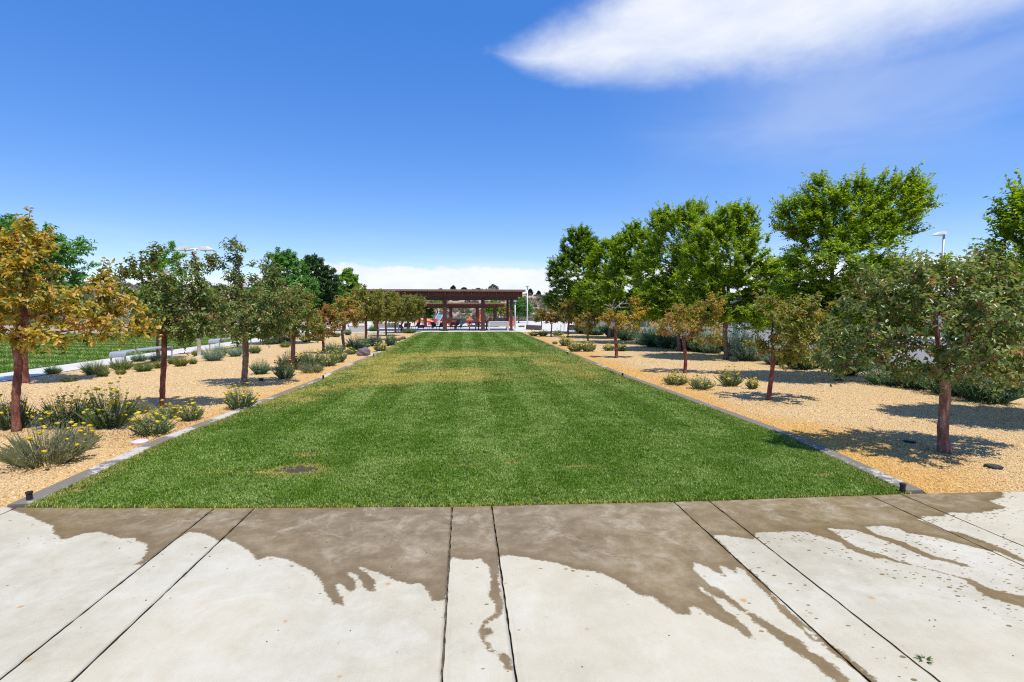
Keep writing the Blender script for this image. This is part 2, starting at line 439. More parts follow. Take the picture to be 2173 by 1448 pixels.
# ------------------------------------------------------------------ pavement slabs with wet stains
Z7 = lambda p: [(1473 + x / 3.104, 1020 + y / 3.104) for x, y in p]
Z8 = lambda p: [(x / 3.104, 1040 + y / 3.104) for x, y in p]
Z5 = lambda p: [(500 + x / 2.173, 940 + y / 2.173) for x, y in p]
b_left = Z8([(100, 145), (175, 165), (250, 205), (345, 240), (355, 285), (400, 330), (450, 325), (560, 290), (660, 280), (740, 310), (790, 325), (890, 320), (910, 345), (970, 360), (960, 430), (930, 470), (880, 500), (940, 500), (965, 480), (1010, 440), (1060, 410), (1100, 375), (1130, 350), (1190, 315), (1250, 280), (1330, 290), (1400, 320), (1430, 345), (1490, 325), (1540, 350)])
b_mid = Z5([(0, 465), (60, 500), (100, 545), (160, 525), (250, 545), (340, 590), (395, 640), (410, 690), (430, 720), (450, 750), (500, 755), (500, 735), (472, 700), (465, 660), (480, 650), (500, 670), (525, 695), (550, 680), (555, 640), (512, 602), (530, 602), (560, 615), (580, 645), (605, 685), (640, 690), (645, 640), (610, 610), (570, 575), (610, 590), (660, 605), (740, 640), (800, 655), (860, 655), (890, 690), (910, 735), (965, 730), (978, 690), (987, 545), (1000, 533), (1060, 545), (1130, 540), (1165, 570), (1180, 640), (1165, 710), (1200, 750), (1195, 790), (1150, 820), (1120, 870), (1140, 930), (1170, 975), (1210, 975), (1240, 1040), (1275, 1055), (1280, 1030), (1250, 985), (1230, 965), (1180, 960), (1160, 920), (1155, 900), (1180, 895), (1195, 870), (1175, 855), (1150, 860), (1160, 840), (1195, 815), (1220, 810), (1240, 760), (1225, 700), (1215, 640), (1212, 560), (1215, 522), (1290, 525), (1400, 545), (1480, 560), (1560, 585), (1680, 605), (1780, 650), (1860, 710), (1920, 710), (1980, 760), (2050, 800), (2110, 795), (2085, 765), (2110, 757)])
b_right = Z7([(0, 835), (100, 895), (200, 950), (270, 980), (330, 1030), (400, 1052), (360, 985), (290, 930), (280, 905), (200, 860), (150, 800), (60, 740), (20, 692),
              (60, 720), (130, 770), (200, 790), (280, 850), (350, 890), (400, 940), (470, 990), (530, 1040), (600, 1090), (680, 1150), (760, 1200), (860, 1280), (920, 1329), (980, 1390), (1090, 1390), (1030, 1329), (950, 1250), (880, 1200), (830, 1160), (760, 1130), (720, 1080), (650, 1030), (560, 990), (470, 930), (400, 890), (350, 860), (270, 800), (200, 745), (120, 700), (60, 655), (0, 600),
              (0, 545), (80, 570), (140, 610), (205, 640), (165, 565), (200, 570), (290, 625), (262, 570), (330, 600), (400, 680), (460, 740), (520, 800), (560, 860), (640, 940), (700, 980), (760, 1050), (795, 1070), (790, 1045), (740, 1000), (720, 970), (800, 1030), (860, 1100), (950, 1180), (1040, 1240), (1120, 1300), (1190, 1370), (1230, 1370), (1180, 1300), (1020, 1165), (900, 1080), (800, 1000), (700, 930), (600, 840), (540, 780), (480, 690), (400, 620), (330, 560), (255, 500), (200, 430), (125, 368),
              (200, 365), (260, 375), (330, 385), (395, 395), (410, 350), (500, 345), (620, 340), (740, 345), (800, 365), (880, 390), (960, 415), (1000, 450), (1100, 490), (1180, 515), (1250, 520), (1330, 545), (1500, 580), (1650, 620), (1780, 660), (1850, 720), (1950, 780), (2173, 845), (2400, 930), (2400, 850), (2173, 770), (2100, 755), (2000, 730), (1900, 700), (1820, 655), (1700, 630), (1600, 600), (1450, 565), (1320, 525), (1230, 490), (1150, 470), (1060, 440), (1000, 400), (960, 370), (885, 322),
              (950, 325), (1050, 330), (1100, 345), (1160, 365), (1250, 400), (1340, 430), (1450, 480), (1560, 525), (1660, 540), (1760, 570), (1830, 582), (1800, 560), (1700, 530), (1600, 510), (1480, 460), (1380, 410), (1280, 380), (1200, 360), (1125, 312), (1250, 305), (1340, 320), (1400, 350), (1500, 365), (1620, 385), (1720, 415), (1850, 445), (1950, 475), (1990, 470), (2100, 520), (2173, 545), (2300, 590), (2300, 570), (2173, 525), (2050, 460), (1900, 400), (1760, 350), (1650, 330), (1560, 290), (1480, 262), (1510, 240), (1560, 240), (1640, 245), (1690, 215), (1800, 220), (1900, 215), (1990, 200), (2070, 182), (2000, 165), (1950, 140), (2040, 115), (2030, 70)])
top = [(2128, 1020), (1500, 1020), (1000, 1040), (500, 1040), (40, 1050), (20, 1080)]
WET = np.array([G(*p)[:2] for p in b_left + b_mid + b_right + top])


def poly_sd(P, Q):
    """signed distance of points P to the closed polygon Q, positive inside"""
    A = Q; B = np.roll(Q, -1, 0); out = np.empty(len(P))
    for s in range(0, len(P), 4000):
        p = P[s:s + 4000, None, :]; e = (B - A)[None]; w = p - A[None]
        t = np.clip((w * e).sum(2) / ((e * e).sum(2) + 1e-12), 0, 1)
        d = np.sqrt((((w - e * t[..., None]) ** 2).sum(2)).min(1))
        ay, by = A[None, :, 1], B[None, :, 1]; py = p[..., 1]
        cr = ((ay > py) != (by > py)) & (p[..., 0] < (B - A)[None, :, 0] * (py - ay) / (by - ay + 1e-12) + A[None, :, 0])
        out[s:s + 4000] = np.where(cr.sum(1) % 2 == 1, d, -d)
    return out


m, nt = mat_new('broomed_concrete_with_water'); pos = geo_pos(nt)
sdist = attr(nt, 'wet')
nA = noise(nt, pos, 14.0, 5, 0.62) - 0.5; nB = noise(nt, pos, 42.0, 4, 0.7) - 0.5
wet = (sdist + 0.004 + nA * 0.050 + nB * 0.058).step(-0.004, 0.012)
# droplets thrown beyond the edge, dense near it
vr = nd(nt, 'ShaderNodeTexVoronoi', voronoi_dimensions='2D', ins={'Vector': vscale(nt, pos, (1.0, 1.6, 1)).k, 'Scale': 26.0})
vcell = nd(nt, 'ShaderNodeSeparateColor', {0: vr.outputs['Color']})
vr1, vr2 = S(nt, vcell.outputs[0]), S(nt, vcell.outputs[1])
sp = attr(nt, 'splash')
drop_ = (vr1 * vr1 * vr1 * 0.42 - S(nt, vr.outputs['Distance'])).step(0.0, 0.03) * (sp - vr2 * 0.9).step(0.0, 0.06)
wet = wet.mx(drop_)
l1 = noise(nt, pos, 1.1, 5, 0.6); l2 = noise(nt, pos, 7.0, 6, 0.7); l3 = noise(nt, pos, 160.0, 3, 0.7)
broom = noise(nt, vscale(nt, pos, (190, 3.0, 1)), 1.0, 3, 0.6)
hue = noise(nt, pos, 0.45, 3, 0.5)
dry = ramp(nt, l1 * 0.5 + l2 * 0.3 + l3 * 0.2, [(0.36, (0.40, 0.36, 0.255)), (0.5, (0.51, 0.475, 0.36)), (0.64, (0.59, 0.565, 0.47))])
dry = mixc(nt, broom.step(0.50, 0.75) * 0.30, dry, (0.40, 0.37, 0.29))
blot = noise(nt, pos, 2.1, 7, 0.72, 0.8).step(0.50, 0.68)
dry = mixc(nt, hue.step(0.40, 0.60) * 0.45, dry, (0.585, 0.525, 0.375))
dry = mixc(nt, blot * 0.35, dry, (0.66, 0.635, 0.54))
pit = noise(nt, pos, 70.0, 2, 0.5).step(0.70, 0.76)
dry = mixc(nt, pit * 0.35, dry, (0.30, 0.25, 0.18))
rv = nd(nt, 'ShaderNodeTexVoronoi', {'Vector': pos.k, 'Scale': 2.6}, voronoi_dimensions='2D')
rc = nd(nt, 'ShaderNodeSeparateColor', {0: rv.outputs['Color']})
rust = (S(nt, rc.outputs[0]).pw(1.3) * 0.052 - S(nt, rv.outputs['Distance']) + nB * 0.05).step(-0.02, 0.03) * S(nt, rc.outputs[1]).gt(0.25)
rust2 = noise(nt, pos, 3.0, 6, 0.7).step(0.60, 0.74) * 0.28
wetc = ramp(nt, l1 * 0.35 + l2 * 0.45 + l3 * 0.2, [(0.36, (0.155, 0.105, 0.045)), (0.5, (0.245, 0.178, 0.086)), (0.64, (0.37, 0.295, 0.175))])
# drying, paler film in the middle of the wet area
film = noise(nt, pos, 4.0, 8, 0.75, 0.6).step(0.46, 0.70) * sdist.step(0.03, 0.25) * 0.75
wetc = mixc(nt, film, wetc, (0.43, 0.375, 0.275))
rim = (sdist + nA * 0.05).step(-0.01, 0.02) * (0.09 - sdist + nB * 0.08).step(0.0, 0.07)
wetc = mixc(nt, rim * 0.45, wetc, (0.165, 0.112, 0.05))
c = mixc(nt, wet, dry, wetc)
c = mixc(nt, (rust * 0.9).mx(rust2 * 0.6), c, mixc(nt, wet, (0.47, 0.29, 0.12), (0.30, 0.135, 0.045)))
rgh = mixc(nt, wet * (1.0 - film), (0.88, 0.88, 0.88), (0.34, 0.34, 0.34))
finish(nt, c, rgh, l3 * 0.5 + broom * 0.5, 0.22, 0.006, 0.25); M['concrete'] = m
m, nt = mat_new('joint_sealant'); pos = geo_pos(nt)
finish(nt, ramp(nt, noise(nt, pos, 30.0, 5, 0.7), [(0.35, (0.05, 0.04, 0.03)), (0.65, (0.20, 0.16, 0.12))]), 0.9); M['joint'] = m

JX = [-13.2, -12.9, -11.35, -11.04, -9.5, -9.2, -7.6, -7.3, -5.75, -5.44, -3.92, -3.61, -2.01, -1.69, -0.105, 0.215, 1.73, 2.03, 3.47, 3.76, 5.3, 5.6, 7.1, 7.4, 8.9, 9.2, 11.0, 11.3, 13.0]
pav = MB().prism([(-13.6, -7.4), (13.4, -7.4)] + [(x, float(YF(x)) - 0.004) for x in (13.4, 9, 5, 3.8, 2, 0, -1.85, -3.6, -8, -13.6)], -0.12, -0.022).build('pavement', M['joint'])
tag(pav, 'broad pale concrete pavement, wet along the lawn', kind='structure')
gap = 0.005
for i in range(len(JX) - 1):
    x0, x1 = JX[i] + gap, JX[i + 1] - gap
    seen = -5.6 < (x0 + x1) / 2 < 5.7
    nx = max(2, int((x1 - x0) / 0.017)) if seen else 2
    tops = np.linspace(x0, x1, nx)
    tt = np.concatenate([np.linspace(-7.2, 1.7, 6), np.linspace(1.72, 4.2, 150)]) if seen else np.linspace(-7.2, 4.2, 8)
    tt = (tt + 7.2) / 11.4
    X = np.repeat(tops[None], len(tt), 0)
    yf = YF(tops)[None]
    Y = -7.2 + tt[:, None] * (yf + 7.2)
    X = X.copy(); X[:, 0] += (vnoise(Y[:, 0] + i, Y[:, 0], 14., 41) - .5) * .006; X[:, -1] += (vnoise(Y[:, -1] + i, Y[:, -1], 14., 42) - .5) * .006
    Zt = np.full_like(X, 0.006); r_ = np.zeros_like(X, bool); r_[[0, -1]] = True; r_[:, [0, -1]] = True
    if seen: Zt[r_] -= 0.005
    Vt = np.stack([X, Y, Zt], 2).reshape(-1, 3)
    idx = np.arange(Vt.shape[0]).reshape(X.shape)
    q = np.stack([idx[:-1, :-1], idx[:-1, 1:], idx[1:, 1:], idx[1:, :-1]], 2).reshape(-1, 4)
    per = np.concatenate([idx[0, :], idx[1:, -1], idx[-1, -2::-1], idx[-2:0:-1, 0]])
    Vb = Vt[per].copy(); Vb[:, 2] = -0.02
    nb = len(Vt) + np.arange(len(per))
    sk = np.stack([per, nb, np.roll(nb, -1), np.roll(per, -1)], 1)
    VV = np.concatenate([Vt, Vb])
    w = np.full(len(VV), -1.0); spl = np.zeros(len(VV))
    if seen:
        P = VV[:, :2]; w = poly_sd(P, WET)
        w = np.where(P[:, 1] < 1.7, -1.0, w)
        side = np.clip((P[:, 0] - 1.6) / 1.0, 0, 1) * np.clip((4.9 - P[:, 0]) / 0.6, 0, 1)
        spl = np.clip(1 - (-w) / 0.34, 0, 1) * (0.10 + 0.9 * side) * (w < 0)
    else:
        w = np.where((VV[:, 1] > 3.55) & (abs(VV[:, 0]) < 9), 0.1, -1.0)
    link('slab', mesh_np('slab', VV, [q, sk[:, ::-1]], False, {'wet': w, 'splash': spl}), M['concrete'], pav)

# ------------------------------------------------------------------ kerbs beside the lawn
m, nt = mat_new('damp_kerb_concrete'); pos = geo_pos(nt)
k1 = noise(nt, pos, 0.9, 4, 0.6); k2 = noise(nt, pos, 30.0, 4, 0.7)
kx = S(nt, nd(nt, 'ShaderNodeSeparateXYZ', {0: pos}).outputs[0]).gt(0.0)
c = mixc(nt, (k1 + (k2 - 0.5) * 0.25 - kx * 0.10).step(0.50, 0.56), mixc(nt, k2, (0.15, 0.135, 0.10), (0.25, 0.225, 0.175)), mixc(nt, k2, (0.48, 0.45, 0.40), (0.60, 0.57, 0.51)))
finish(nt, c, 0.75, k2, 0.3, 0.01); M['kerb'] = m


def strip(name, xf, w, side, z1, mat, label, y0, y1, n=60):
    yy = np.linspace(0, 1, n) ** 1.6 * (y1 - y0) + y0
    V = []
    for y in yy:
        x = float(xf(y)); xo = x + side * w
        V += [(x, y, -0.05), (x, y, z1 - 0.008), (x + side * 0.008, y, z1), (xo - side * 0.008, y, z1), (xo, y, z1 - 0.008), (xo, y, -0.05)]
    f = []
    for i in range(n - 1):
        for j in range(5):
            q = (i * 6 + j, i * 6 + j + 1, (i + 1) * 6 + j + 1, (i + 1) * 6 + j)
            f.append(q if side > 0 else q[::-1])
    f.append((0, 1, 2, 3, 4, 5)); f.append(tuple((n - 1) * 6 + j for j in range(6))[::-1])
    return tag(MB().add(V, f).build(name, mat), label, kind='structure')


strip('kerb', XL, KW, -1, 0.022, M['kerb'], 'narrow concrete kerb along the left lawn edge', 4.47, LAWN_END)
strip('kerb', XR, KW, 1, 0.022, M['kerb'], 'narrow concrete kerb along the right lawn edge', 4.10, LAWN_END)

# ------------------------------------------------------------------ lawn
m, nt = mat_new('lawn_soil_and_thatch'); pos = geo_pos(nt)
f_ = noise(nt, pos, 25.0, 5, 0.7)
finish(nt, ramp(nt, f_, [(0.3, (0.028, 0.034, 0.010)), (0.6, (0.065, 0.075, 0.02)), (0.8, (0.13, 0.11, 0.045))]), 0.95); M['thatch'] = m
LY = np.concatenate([np.linspace(4.4, 12, 14), [16, 20, 28, LAWN_END]])
lawn_poly = [(x, float(YF(x)) + 0.002) for x in np.linspace(-3.53, 3.83, 12)] + [(float(XR(y)) - 0.002, y) for y in LY] + [(float(XL(y)) + 0.002, y) for y in LY[::-1]]
sheet('lawn', lawn_poly, 0.002, M['thatch'], 'long green lawn strip with straw-coloured dry patches')

# grass: tufts of blades on points
m, nt = mat_new('grass_blades')
dry_a = attr(nt, 'dry', 'INSTANCER'); tone = attr(nt, 'tone', 'INSTANCER'); tint = attr(nt, 'tint'); hgt_ = attr(nt, 'hgt')
g1 = ramp(nt, tint * 0.55 + tone * 0.45, [(0.12, (0.045, 0.12, 0.004)), (0.42, (0.112, 0.255, 0.007)), (0.66, (0.25, 0.41, 0.015)), (0.86, (0.74, 0.80, 0.34))])  # palest stop: straw-pale blades, with specular flecks painted in as colour
d1 = ramp(nt, tint * 0.7 + tone * 0.3, [(0.1, (0.34, 0.38, 0.03)), (0.5, (0.66, 0.57, 0.09)), (0.9, (0.88, 0.74, 0.28))])
c = mixc(nt, (dry_a + (tint - 0.5) * 0.7).step(0.25, 0.75), g1, d1)
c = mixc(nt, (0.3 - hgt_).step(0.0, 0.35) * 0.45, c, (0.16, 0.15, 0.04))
finish(nt, c, 0.36, None, spec=0.35, trans=0.4); M['grass'] = m


def tuft_mesh(seed, nb, rad_, h0, h1, wd, lean=0.55):
    r = np.random.default_rng(seed); V = []; Q = []; T = []; ti = []; hh = []
    for i in range(nb):
        a = r.uniform(0, 6.283); p = np.array([math.cos(a), math.sin(a), 0]) * rad_ * math.sqrt(r.uniform())
        b = r.uniform(0, 6.283); ln = np.array([math.cos(b), math.sin(b), 0]) * r.uniform(0.1, lean)
        h = r.uniform(h0, h1); s = np.array([-math.sin(b), math.cos(b), 0]); w = wd * r.uniform(0.7, 1.3)
        c1 = p + ln * h * 0.45 + np.array([0, 0, h * 0.62]); c2 = p + ln * h * 1.25 + np.array([0, 0, h * (0.98 - 0.25 * np.linalg.norm(ln))])
        k = len(V); V += [p - s * w, p + s * w, c1 + s * w * 0.8, c1 - s * w * 0.8, c2]
        Q.append((k, k + 1, k + 2, k + 3)); T.append((k + 3, k + 2, k + 4)); ti += [r.uniform()] * 5; hh += [0, 0, .6, .6, 1]
    me = mesh_np('grass_tuft', np.array(V), [np.array(Q), np.array(T)], False, {'tint': ti, 'hgt': hh})
    return me


def scatter(name, pts, rotz, scl, idx, attrs, srcs, mat, label, tilt=None):
    """one object: copies of small meshes on points, by geometry nodes"""
    me = bpy.data.meshes.new(name); me.vertices.add(len(pts)); me.vertices.foreach_set('co', np.asarray(pts, np.float32).ravel())
    rot = np.zeros((len(pts), 3), np.float32); rot[:, 2] = rotz
    if tilt is not None: rot[:, :2] = tilt
    a = me.attributes.new('rot', 'FLOAT_VECTOR', 'POINT'); a.data.foreach_set('vector', rot.ravel())
    for k, v in {**attrs, 'scl': scl}.items():
        a = me.attributes.new(k, 'FLOAT', 'POINT'); a.data.foreach_set('value', np.asarray(v, np.float32))
    a = me.attributes.new('pick', 'INT', 'POINT'); a.data.foreach_set('value', np.asarray(idx, np.int32))
    me.update(); me.materials.append(mat)
    o = link(name, me)
    gt = bpy.data.node_groups.new(name + '_nodes', 'GeometryNodeTree')
    gt.interface.new_socket('Geometry', in_out='INPUT', socket_type='NodeSocketGeometry')
    gt.interface.new_socket('Geometry', in_out='OUTPUT', socket_type='NodeSocketGeometry')
    gi = gt.nodes.new('NodeGroupInput'); go = gt.nodes.new('NodeGroupOutput')
    iop = gt.nodes.new('GeometryNodeInstanceOnPoints'); jn = gt.nodes.new('GeometryNodeJoinGeometry')
    for s in srcs:
        so = bpy.data.objects.new(s.name, s)
        if not s.materials: s.materials.append(mat)
        oi = gt.nodes.new('GeometryNodeObjectInfo'); oi.inputs['Object'].default_value = so; oi.inputs['As Instance'].default_value = True
        gt.links.new(oi.outputs['Geometry'], jn.inputs[0])
    def na(nm, ty):
        n = gt.nodes.new('GeometryNodeInputNamedAttribute'); n.data_type = ty; n.inputs['Name'].default_value = nm
        return [q for q in n.outputs if q.enabled and q.name == 'Attribute'][0]
    gt.links.new(gi.outputs[0], iop.inputs['Points']); gt.links.new(jn.outputs[0], iop.inputs['Instance'])
    iop.inputs['Pick Instance'].default_value = True
    gt.links.new(na('pick', 'INT'), iop.inputs['Instance Index'])
    gt.links.new(na('rot', 'FLOAT_VECTOR'), iop.inputs['Rotation'])
    gt.links.new(na('scl', 'FLOAT'), iop.inputs['Scale'])
    gt.links.new(iop.outputs[0], go.inputs[0])
    md = o.modifiers.new('scatter', 'NODES'); md.node_group = gt
    return tag(o, label, kind='stuff')


BARE = G(635, 1000)[:2]


def dryness(x, y):
    d = np.zeros_like(x)
    # (px, py, half width px, half depth m, weight): dry places read off the lawn
    for px, py, wpx, dd, k in ((985, 753, 90, 1.1, .8), (880, 757, 75, 1.3, .75), (1110, 755, 70, .9, .45), (820, 770, 75, 1.2, .9), (880, 800, 75, .9, .9), (990, 795, 85, 1.1, .7), (780, 790, 60, .8, .8), (700, 826, 45, .5, .9), (800, 812, 60, .6, .8),
                              (640, 850, 40, .35, .7), (600, 868, 40, .25, .5), (1180, 775, 60, 1.5, .4), (1240, 800, 50, 1.2, .25), (455, 1006, 45, .06, .75), (560, 1004, 40, .05, .6), (650, 968, 26, .10, .75), (170, 1042, 14, .04, 1.), (1085, 986, 14, .05, .8), (1240, 992, 60, .035, .6), (985, 990, 30, .05, .5), (1745, 1010, 26, .05, .7)):
        p = G(px, py); s = SZ(p) * wpx
        d += k * np.exp(-((x - p[0]) / s) ** 2 - ((y - p[1]) / dd) ** 2)
    edge_l = np.exp(-((x - XL(y)) / 0.25) ** 2) * 0.42 + np.exp(-((XR(y) - x) / 0.25) ** 2) * 0.25
    n = vnoise(x, y, 1.3, 3) * 0.5 + vnoise(x, y, 4.1, 4) * 0.5
    front = np.exp(-((y - YF(x)) / 0.05) ** 2) * .32; d = d + front
    far = np.clip((y - 8) / 4, 0, 1) * np.clip((24 - y) / 4, 0, 1) * 0.22
    return np.clip((d + edge_l + far) * (0.15 + 1.6 * n), 0, 1)


def lawn_points(x0, x1, y0, y1, dens, r):
    n = int((x1 - x0) * (y1 - y0) * dens); x = r.uniform(x0, x1, n); y = r.uniform(y0, y1, n)
    k = (x > XL(y) - 0.008) & (x < XR(y) + 0.008) & (y > YF(x) - 0.012) & (y < LAWN_END)
    return x[k], y[k]


xs, yl, ss = [], [], []
for y0, y1, dn, s in ((4.0, 5.6, 2300, 0.80), (5.6, 7.5, 1500, 0.92), (7.5, 10.5, 900, 1.12), (10.5, 15, 480, 1.4), (15, 22, 260, 1.8), (22, LAWN_END, 150, 2.2)):
    x, y = lawn_points(-4.2, 4.4, y0, y1, dn, rng); xs.append(x); yl.append(y); ss.append(np.full(len(x), s))
x, y, s = np.concatenate(xs), np.concatenate(yl), np.concatenate(ss)
db = np.hypot((x - BARE[0]) / 0.20, (y - BARE[1]) / 0.14) + (vnoise(x, y, 12, 9) - .5) * 0.9
keep = (db > 1.0) | (rng.uniform(size=len(x)) < 0.10); x, y, s, db = x[keep], y[keep], s[keep], db[keep]
dr = np.clip(dryness(x, y) + 0.7 * np.exp(-((db - 1) / 0.6) ** 2), 0, 1)
stripe = 0.5 + 0.5 * np.sign(np.sin(x * 2 * math.pi / 1.05 + 0.6)) * np.clip((y - 4.5) / 5, 0.25, 1)
tone = np.clip(0.34 * vnoise(x, y, 2.2, 5) + 0.30 * vnoise(x, y, 9.0, 15) + 0.34 * rng.uniform(size=len(x)) ** 2 + 0.24 * stripe - 0.04, 0, 1)
tall = 0.8 + 0.45 * vnoise(x, y, 3.0, 6)
sources = [tuft_mesh(100 + i, 18, 0.028, 0.018, 0.040, 0.0022, .8) for i in range(7)]
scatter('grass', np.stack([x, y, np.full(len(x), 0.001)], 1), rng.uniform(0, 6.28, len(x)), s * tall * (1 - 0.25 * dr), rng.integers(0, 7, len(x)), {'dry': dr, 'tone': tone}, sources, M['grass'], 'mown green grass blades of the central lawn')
m, nt = mat_new('bare_wet_soil'); pos = geo_pos(nt)
bn = noise(nt, pos, 30.0, 6, 0.75)
finish(nt, ramp(nt, bn, [(0.3, (0.03, 0.022, 0.018)), (0.6, (0.10, 0.07, 0.05)), (0.8, (0.20, 0.15, 0.11))]), 0.7, bn, 0.8, 0.02); M['mud'] = m
aa = np.linspace(0, 6.283, 28, endpoint=False); rr = 1 + 0.16 * np.sin(aa * 3 + 1) + 0.1 * np.sin(aa * 5)
sheet('soil_patch', [(BARE[0] + 0.22 * math.cos(a) * r, BARE[1] + 0.15 * math.sin(a) * r) for a, r in zip(aa, rr)], 0.006, M['mud'], 'bare dark soil patch worn into the near left of the lawn')

# ------------------------------------------------------------------ gravel chips on the near beds
m, nt = mat_new('bark_and_stone_chips')
tn = attr(nt, 'tone', 'INSTANCER'); og = attr(nt, 'dry', 'INSTANCER')
c = mixc(nt, og, ramp(nt, tn, [(0.0, (0.22, 0.12, 0.06)), (0.22, (0.52, 0.34, 0.155)), (0.6, (0.68, 0.49, 0.25)), (0.9, (0.79, 0.62, 0.37)), (1.0, (0.85, 0.73, 0.51))]),
         ramp(nt, tn, [(0.0, (0.30, 0.13, 0.025)), (0.5, (0.62, 0.33, 0.06)), (1.0, (0.78, 0.52, 0.18))]))
finish(nt, c, 0.9, spec=0.2); M['chips'] = m


def chip(seed):
    r = np.random.default_rng(seed); L, Wd, T = r.uniform(.007, .014), r.uniform(.004, .007), r.uniform(.002, .004)
    v = np.array([(-L, -Wd, 0), (L, -Wd * .7, 0), (L * .8, Wd, 0), (-L * .9, Wd * .8, 0), (-L * .7, -Wd * .6, T * 2), (L * .7, -Wd * .4, T * 2), (L * .5, Wd * .7, T * 2), (-L * .6, Wd * .5, T * 2)]) + r.normal(0, .0012, (8, 3))
    return mesh_np('gravel_chip', v, [np.array([(4, 5, 6, 7), (0, 1, 5, 4), (1, 2, 6, 5), (2, 3, 7, 6), (3, 0, 4, 7)])])


cs = [chip(i) for i in range(6)]
cx_, cy_, csc = [], [], []
for x0, x1, y0, y1, dn, s in ((3.9, 7.6, 3.9, 6.6, 2300, 1.0), (3.9, 9.5, 6.6, 10, 1100, 1.2), (-7.5, -3.5, 4.4, 7.5, 2200, 1.0), (-9.0, -3.3, 7.5, 11, 1000, 1.2), (3.8, 10.4, 10, 16, 280, 1.7), (-10.0, -3.2, 11, 18, 280, 1.7)):
    n = int((x1 - x0) * (y1 - y0) * dn); x = rng.uniform(x0, x1, n); y = rng.uniform(y0, y1, n)
    k = ((x > XR(y) + KW - .01 + .0 * x) | (x < XL(y) - KW + .01)) & (y > YF(x) + 0.01)
    cx_.append(x[k]); cy_.append(y[k]); csc.append(np.full(k.sum(), s))
x, y, s = np.concatenate(cx_), np.concatenate(cy_), np.concatenate(csc)
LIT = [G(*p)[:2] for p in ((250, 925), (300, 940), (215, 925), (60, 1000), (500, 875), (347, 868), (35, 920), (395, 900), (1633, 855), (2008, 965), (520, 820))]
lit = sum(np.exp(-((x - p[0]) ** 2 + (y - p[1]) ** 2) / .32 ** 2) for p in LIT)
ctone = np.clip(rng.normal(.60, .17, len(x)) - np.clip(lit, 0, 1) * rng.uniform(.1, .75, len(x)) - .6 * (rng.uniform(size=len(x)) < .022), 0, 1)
og = np.clip(np.where(x > 0, (5.1 - x + (vnoise(x, y, .8, 11) - .5) * 1.8), (x + 4.3 + (vnoise(x, y, .8, 12) - .5)) * .8), 0, 1) * 0.8
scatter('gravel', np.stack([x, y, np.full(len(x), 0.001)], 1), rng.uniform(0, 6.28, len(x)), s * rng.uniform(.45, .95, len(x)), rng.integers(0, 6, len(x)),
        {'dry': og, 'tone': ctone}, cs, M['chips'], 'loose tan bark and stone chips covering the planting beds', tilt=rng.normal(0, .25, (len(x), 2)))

# ------------------------------------------------------------------ left path, left lawn, plaza, road
PX0, PX1 = -11.5, -10.2
sheet('path', [(PX0, 7.5), (PX1, 7.5), (PX1, 35.3), (PX0, 35.3)], 0.012, M['pale_conc'], 'pale concrete path beyond the left gravel bed')
m, nt = mat_new('striped_far_lawn'); pos = geo_pos(nt)
f_ = noise(nt, pos, 9.0, 6, 0.7)
finish(nt, ramp(nt, f_, [(0.3, (0.018, 0.055, 0.010)), (0.6, (0.035, 0.095, 0.015)), (0.8, (0.06, 0.13, 0.025))]), 0.9, f_, .5, .03); M['lawn_far'] = m
sheet('side_lawn', [(-40, 6), (PX0, 6), (PX0, 36), (-40, 36)], 0.006, M['lawn_far'], 'second green lawn behind the left path')
n = 26000; x = rng.uniform(-32, PX0, n); y = rng.uniform(10, 36, n)
k = (np.abs(np.arctan2(x, y)) < 0.74); x, y = x[k], y[k]
u = x * 0.28 + y * 0.96
tone = np.clip(0.56 + 0.30 * np.sin(u * 2 * math.pi / 1.4 + 0.9 * vnoise(x, y, .5, 31)) + rng.normal(0, .05, len(x)), 0, 1)
scatter('grass', np.stack([x, y, np.full(len(x), 0.004)], 1), rng.uniform(0, 6.28, len(x)), rng.uniform(1.7, 2.6, len(x)), rng.integers(0, 7, len(x)), {'dry': np.clip(vnoise(x, y, .8, 8) * .4 - .12, 0, 1), 'tone': tone}, sources, M['grass'], 'striped mown grass of the lawn behind the left path')
sheet('plaza', [(-16, LAWN_END + .012), (10.4, LAWN_END + .012), (14, 70), (-16, 70)], 0.016, M['pale_conc'], 'pale concrete plaza around the pavilion')
sheet('road', [(11.8, -4), (23.4, -4), (23.4, 58), (60, 58), (60, 74), (6, 74), (11.8, 60)], -0.01, M['asphalt'], 'sun-bleached grey road beyond the right shrubs')
kb = MB().box(11.5, 11.8, -4, 52, -.04, .10, .01).build('kerb', M['pale_conc']); tag(kb, 'pale kerb on the near side of the road', kind='structure')
kb = MB().box(23.4, 23.7, -4, 57, -.04, .13, .01).build('kerb', M['pale_conc']); tag(kb, 'pale kerb on the far side of the road', kind='structure')
sheet('pavement_far', [(23.71, -4), (26.5, -4), (26.5, 57), (23.71, 57)], 0.05, M['pale_conc'], 'pale footway on the far side of the road')
sheet('verge', [(26.51, 10), (60, 10), (60, 57), (26.51, 57)], 0.03, M['lawn_far'], 'green verge beyond the road')


# ------------------------------------------------------------------ leaves and trees
def norm(a): return a / (np.linalg.norm(a, axis=-1, keepdims=True) + 1e-9)


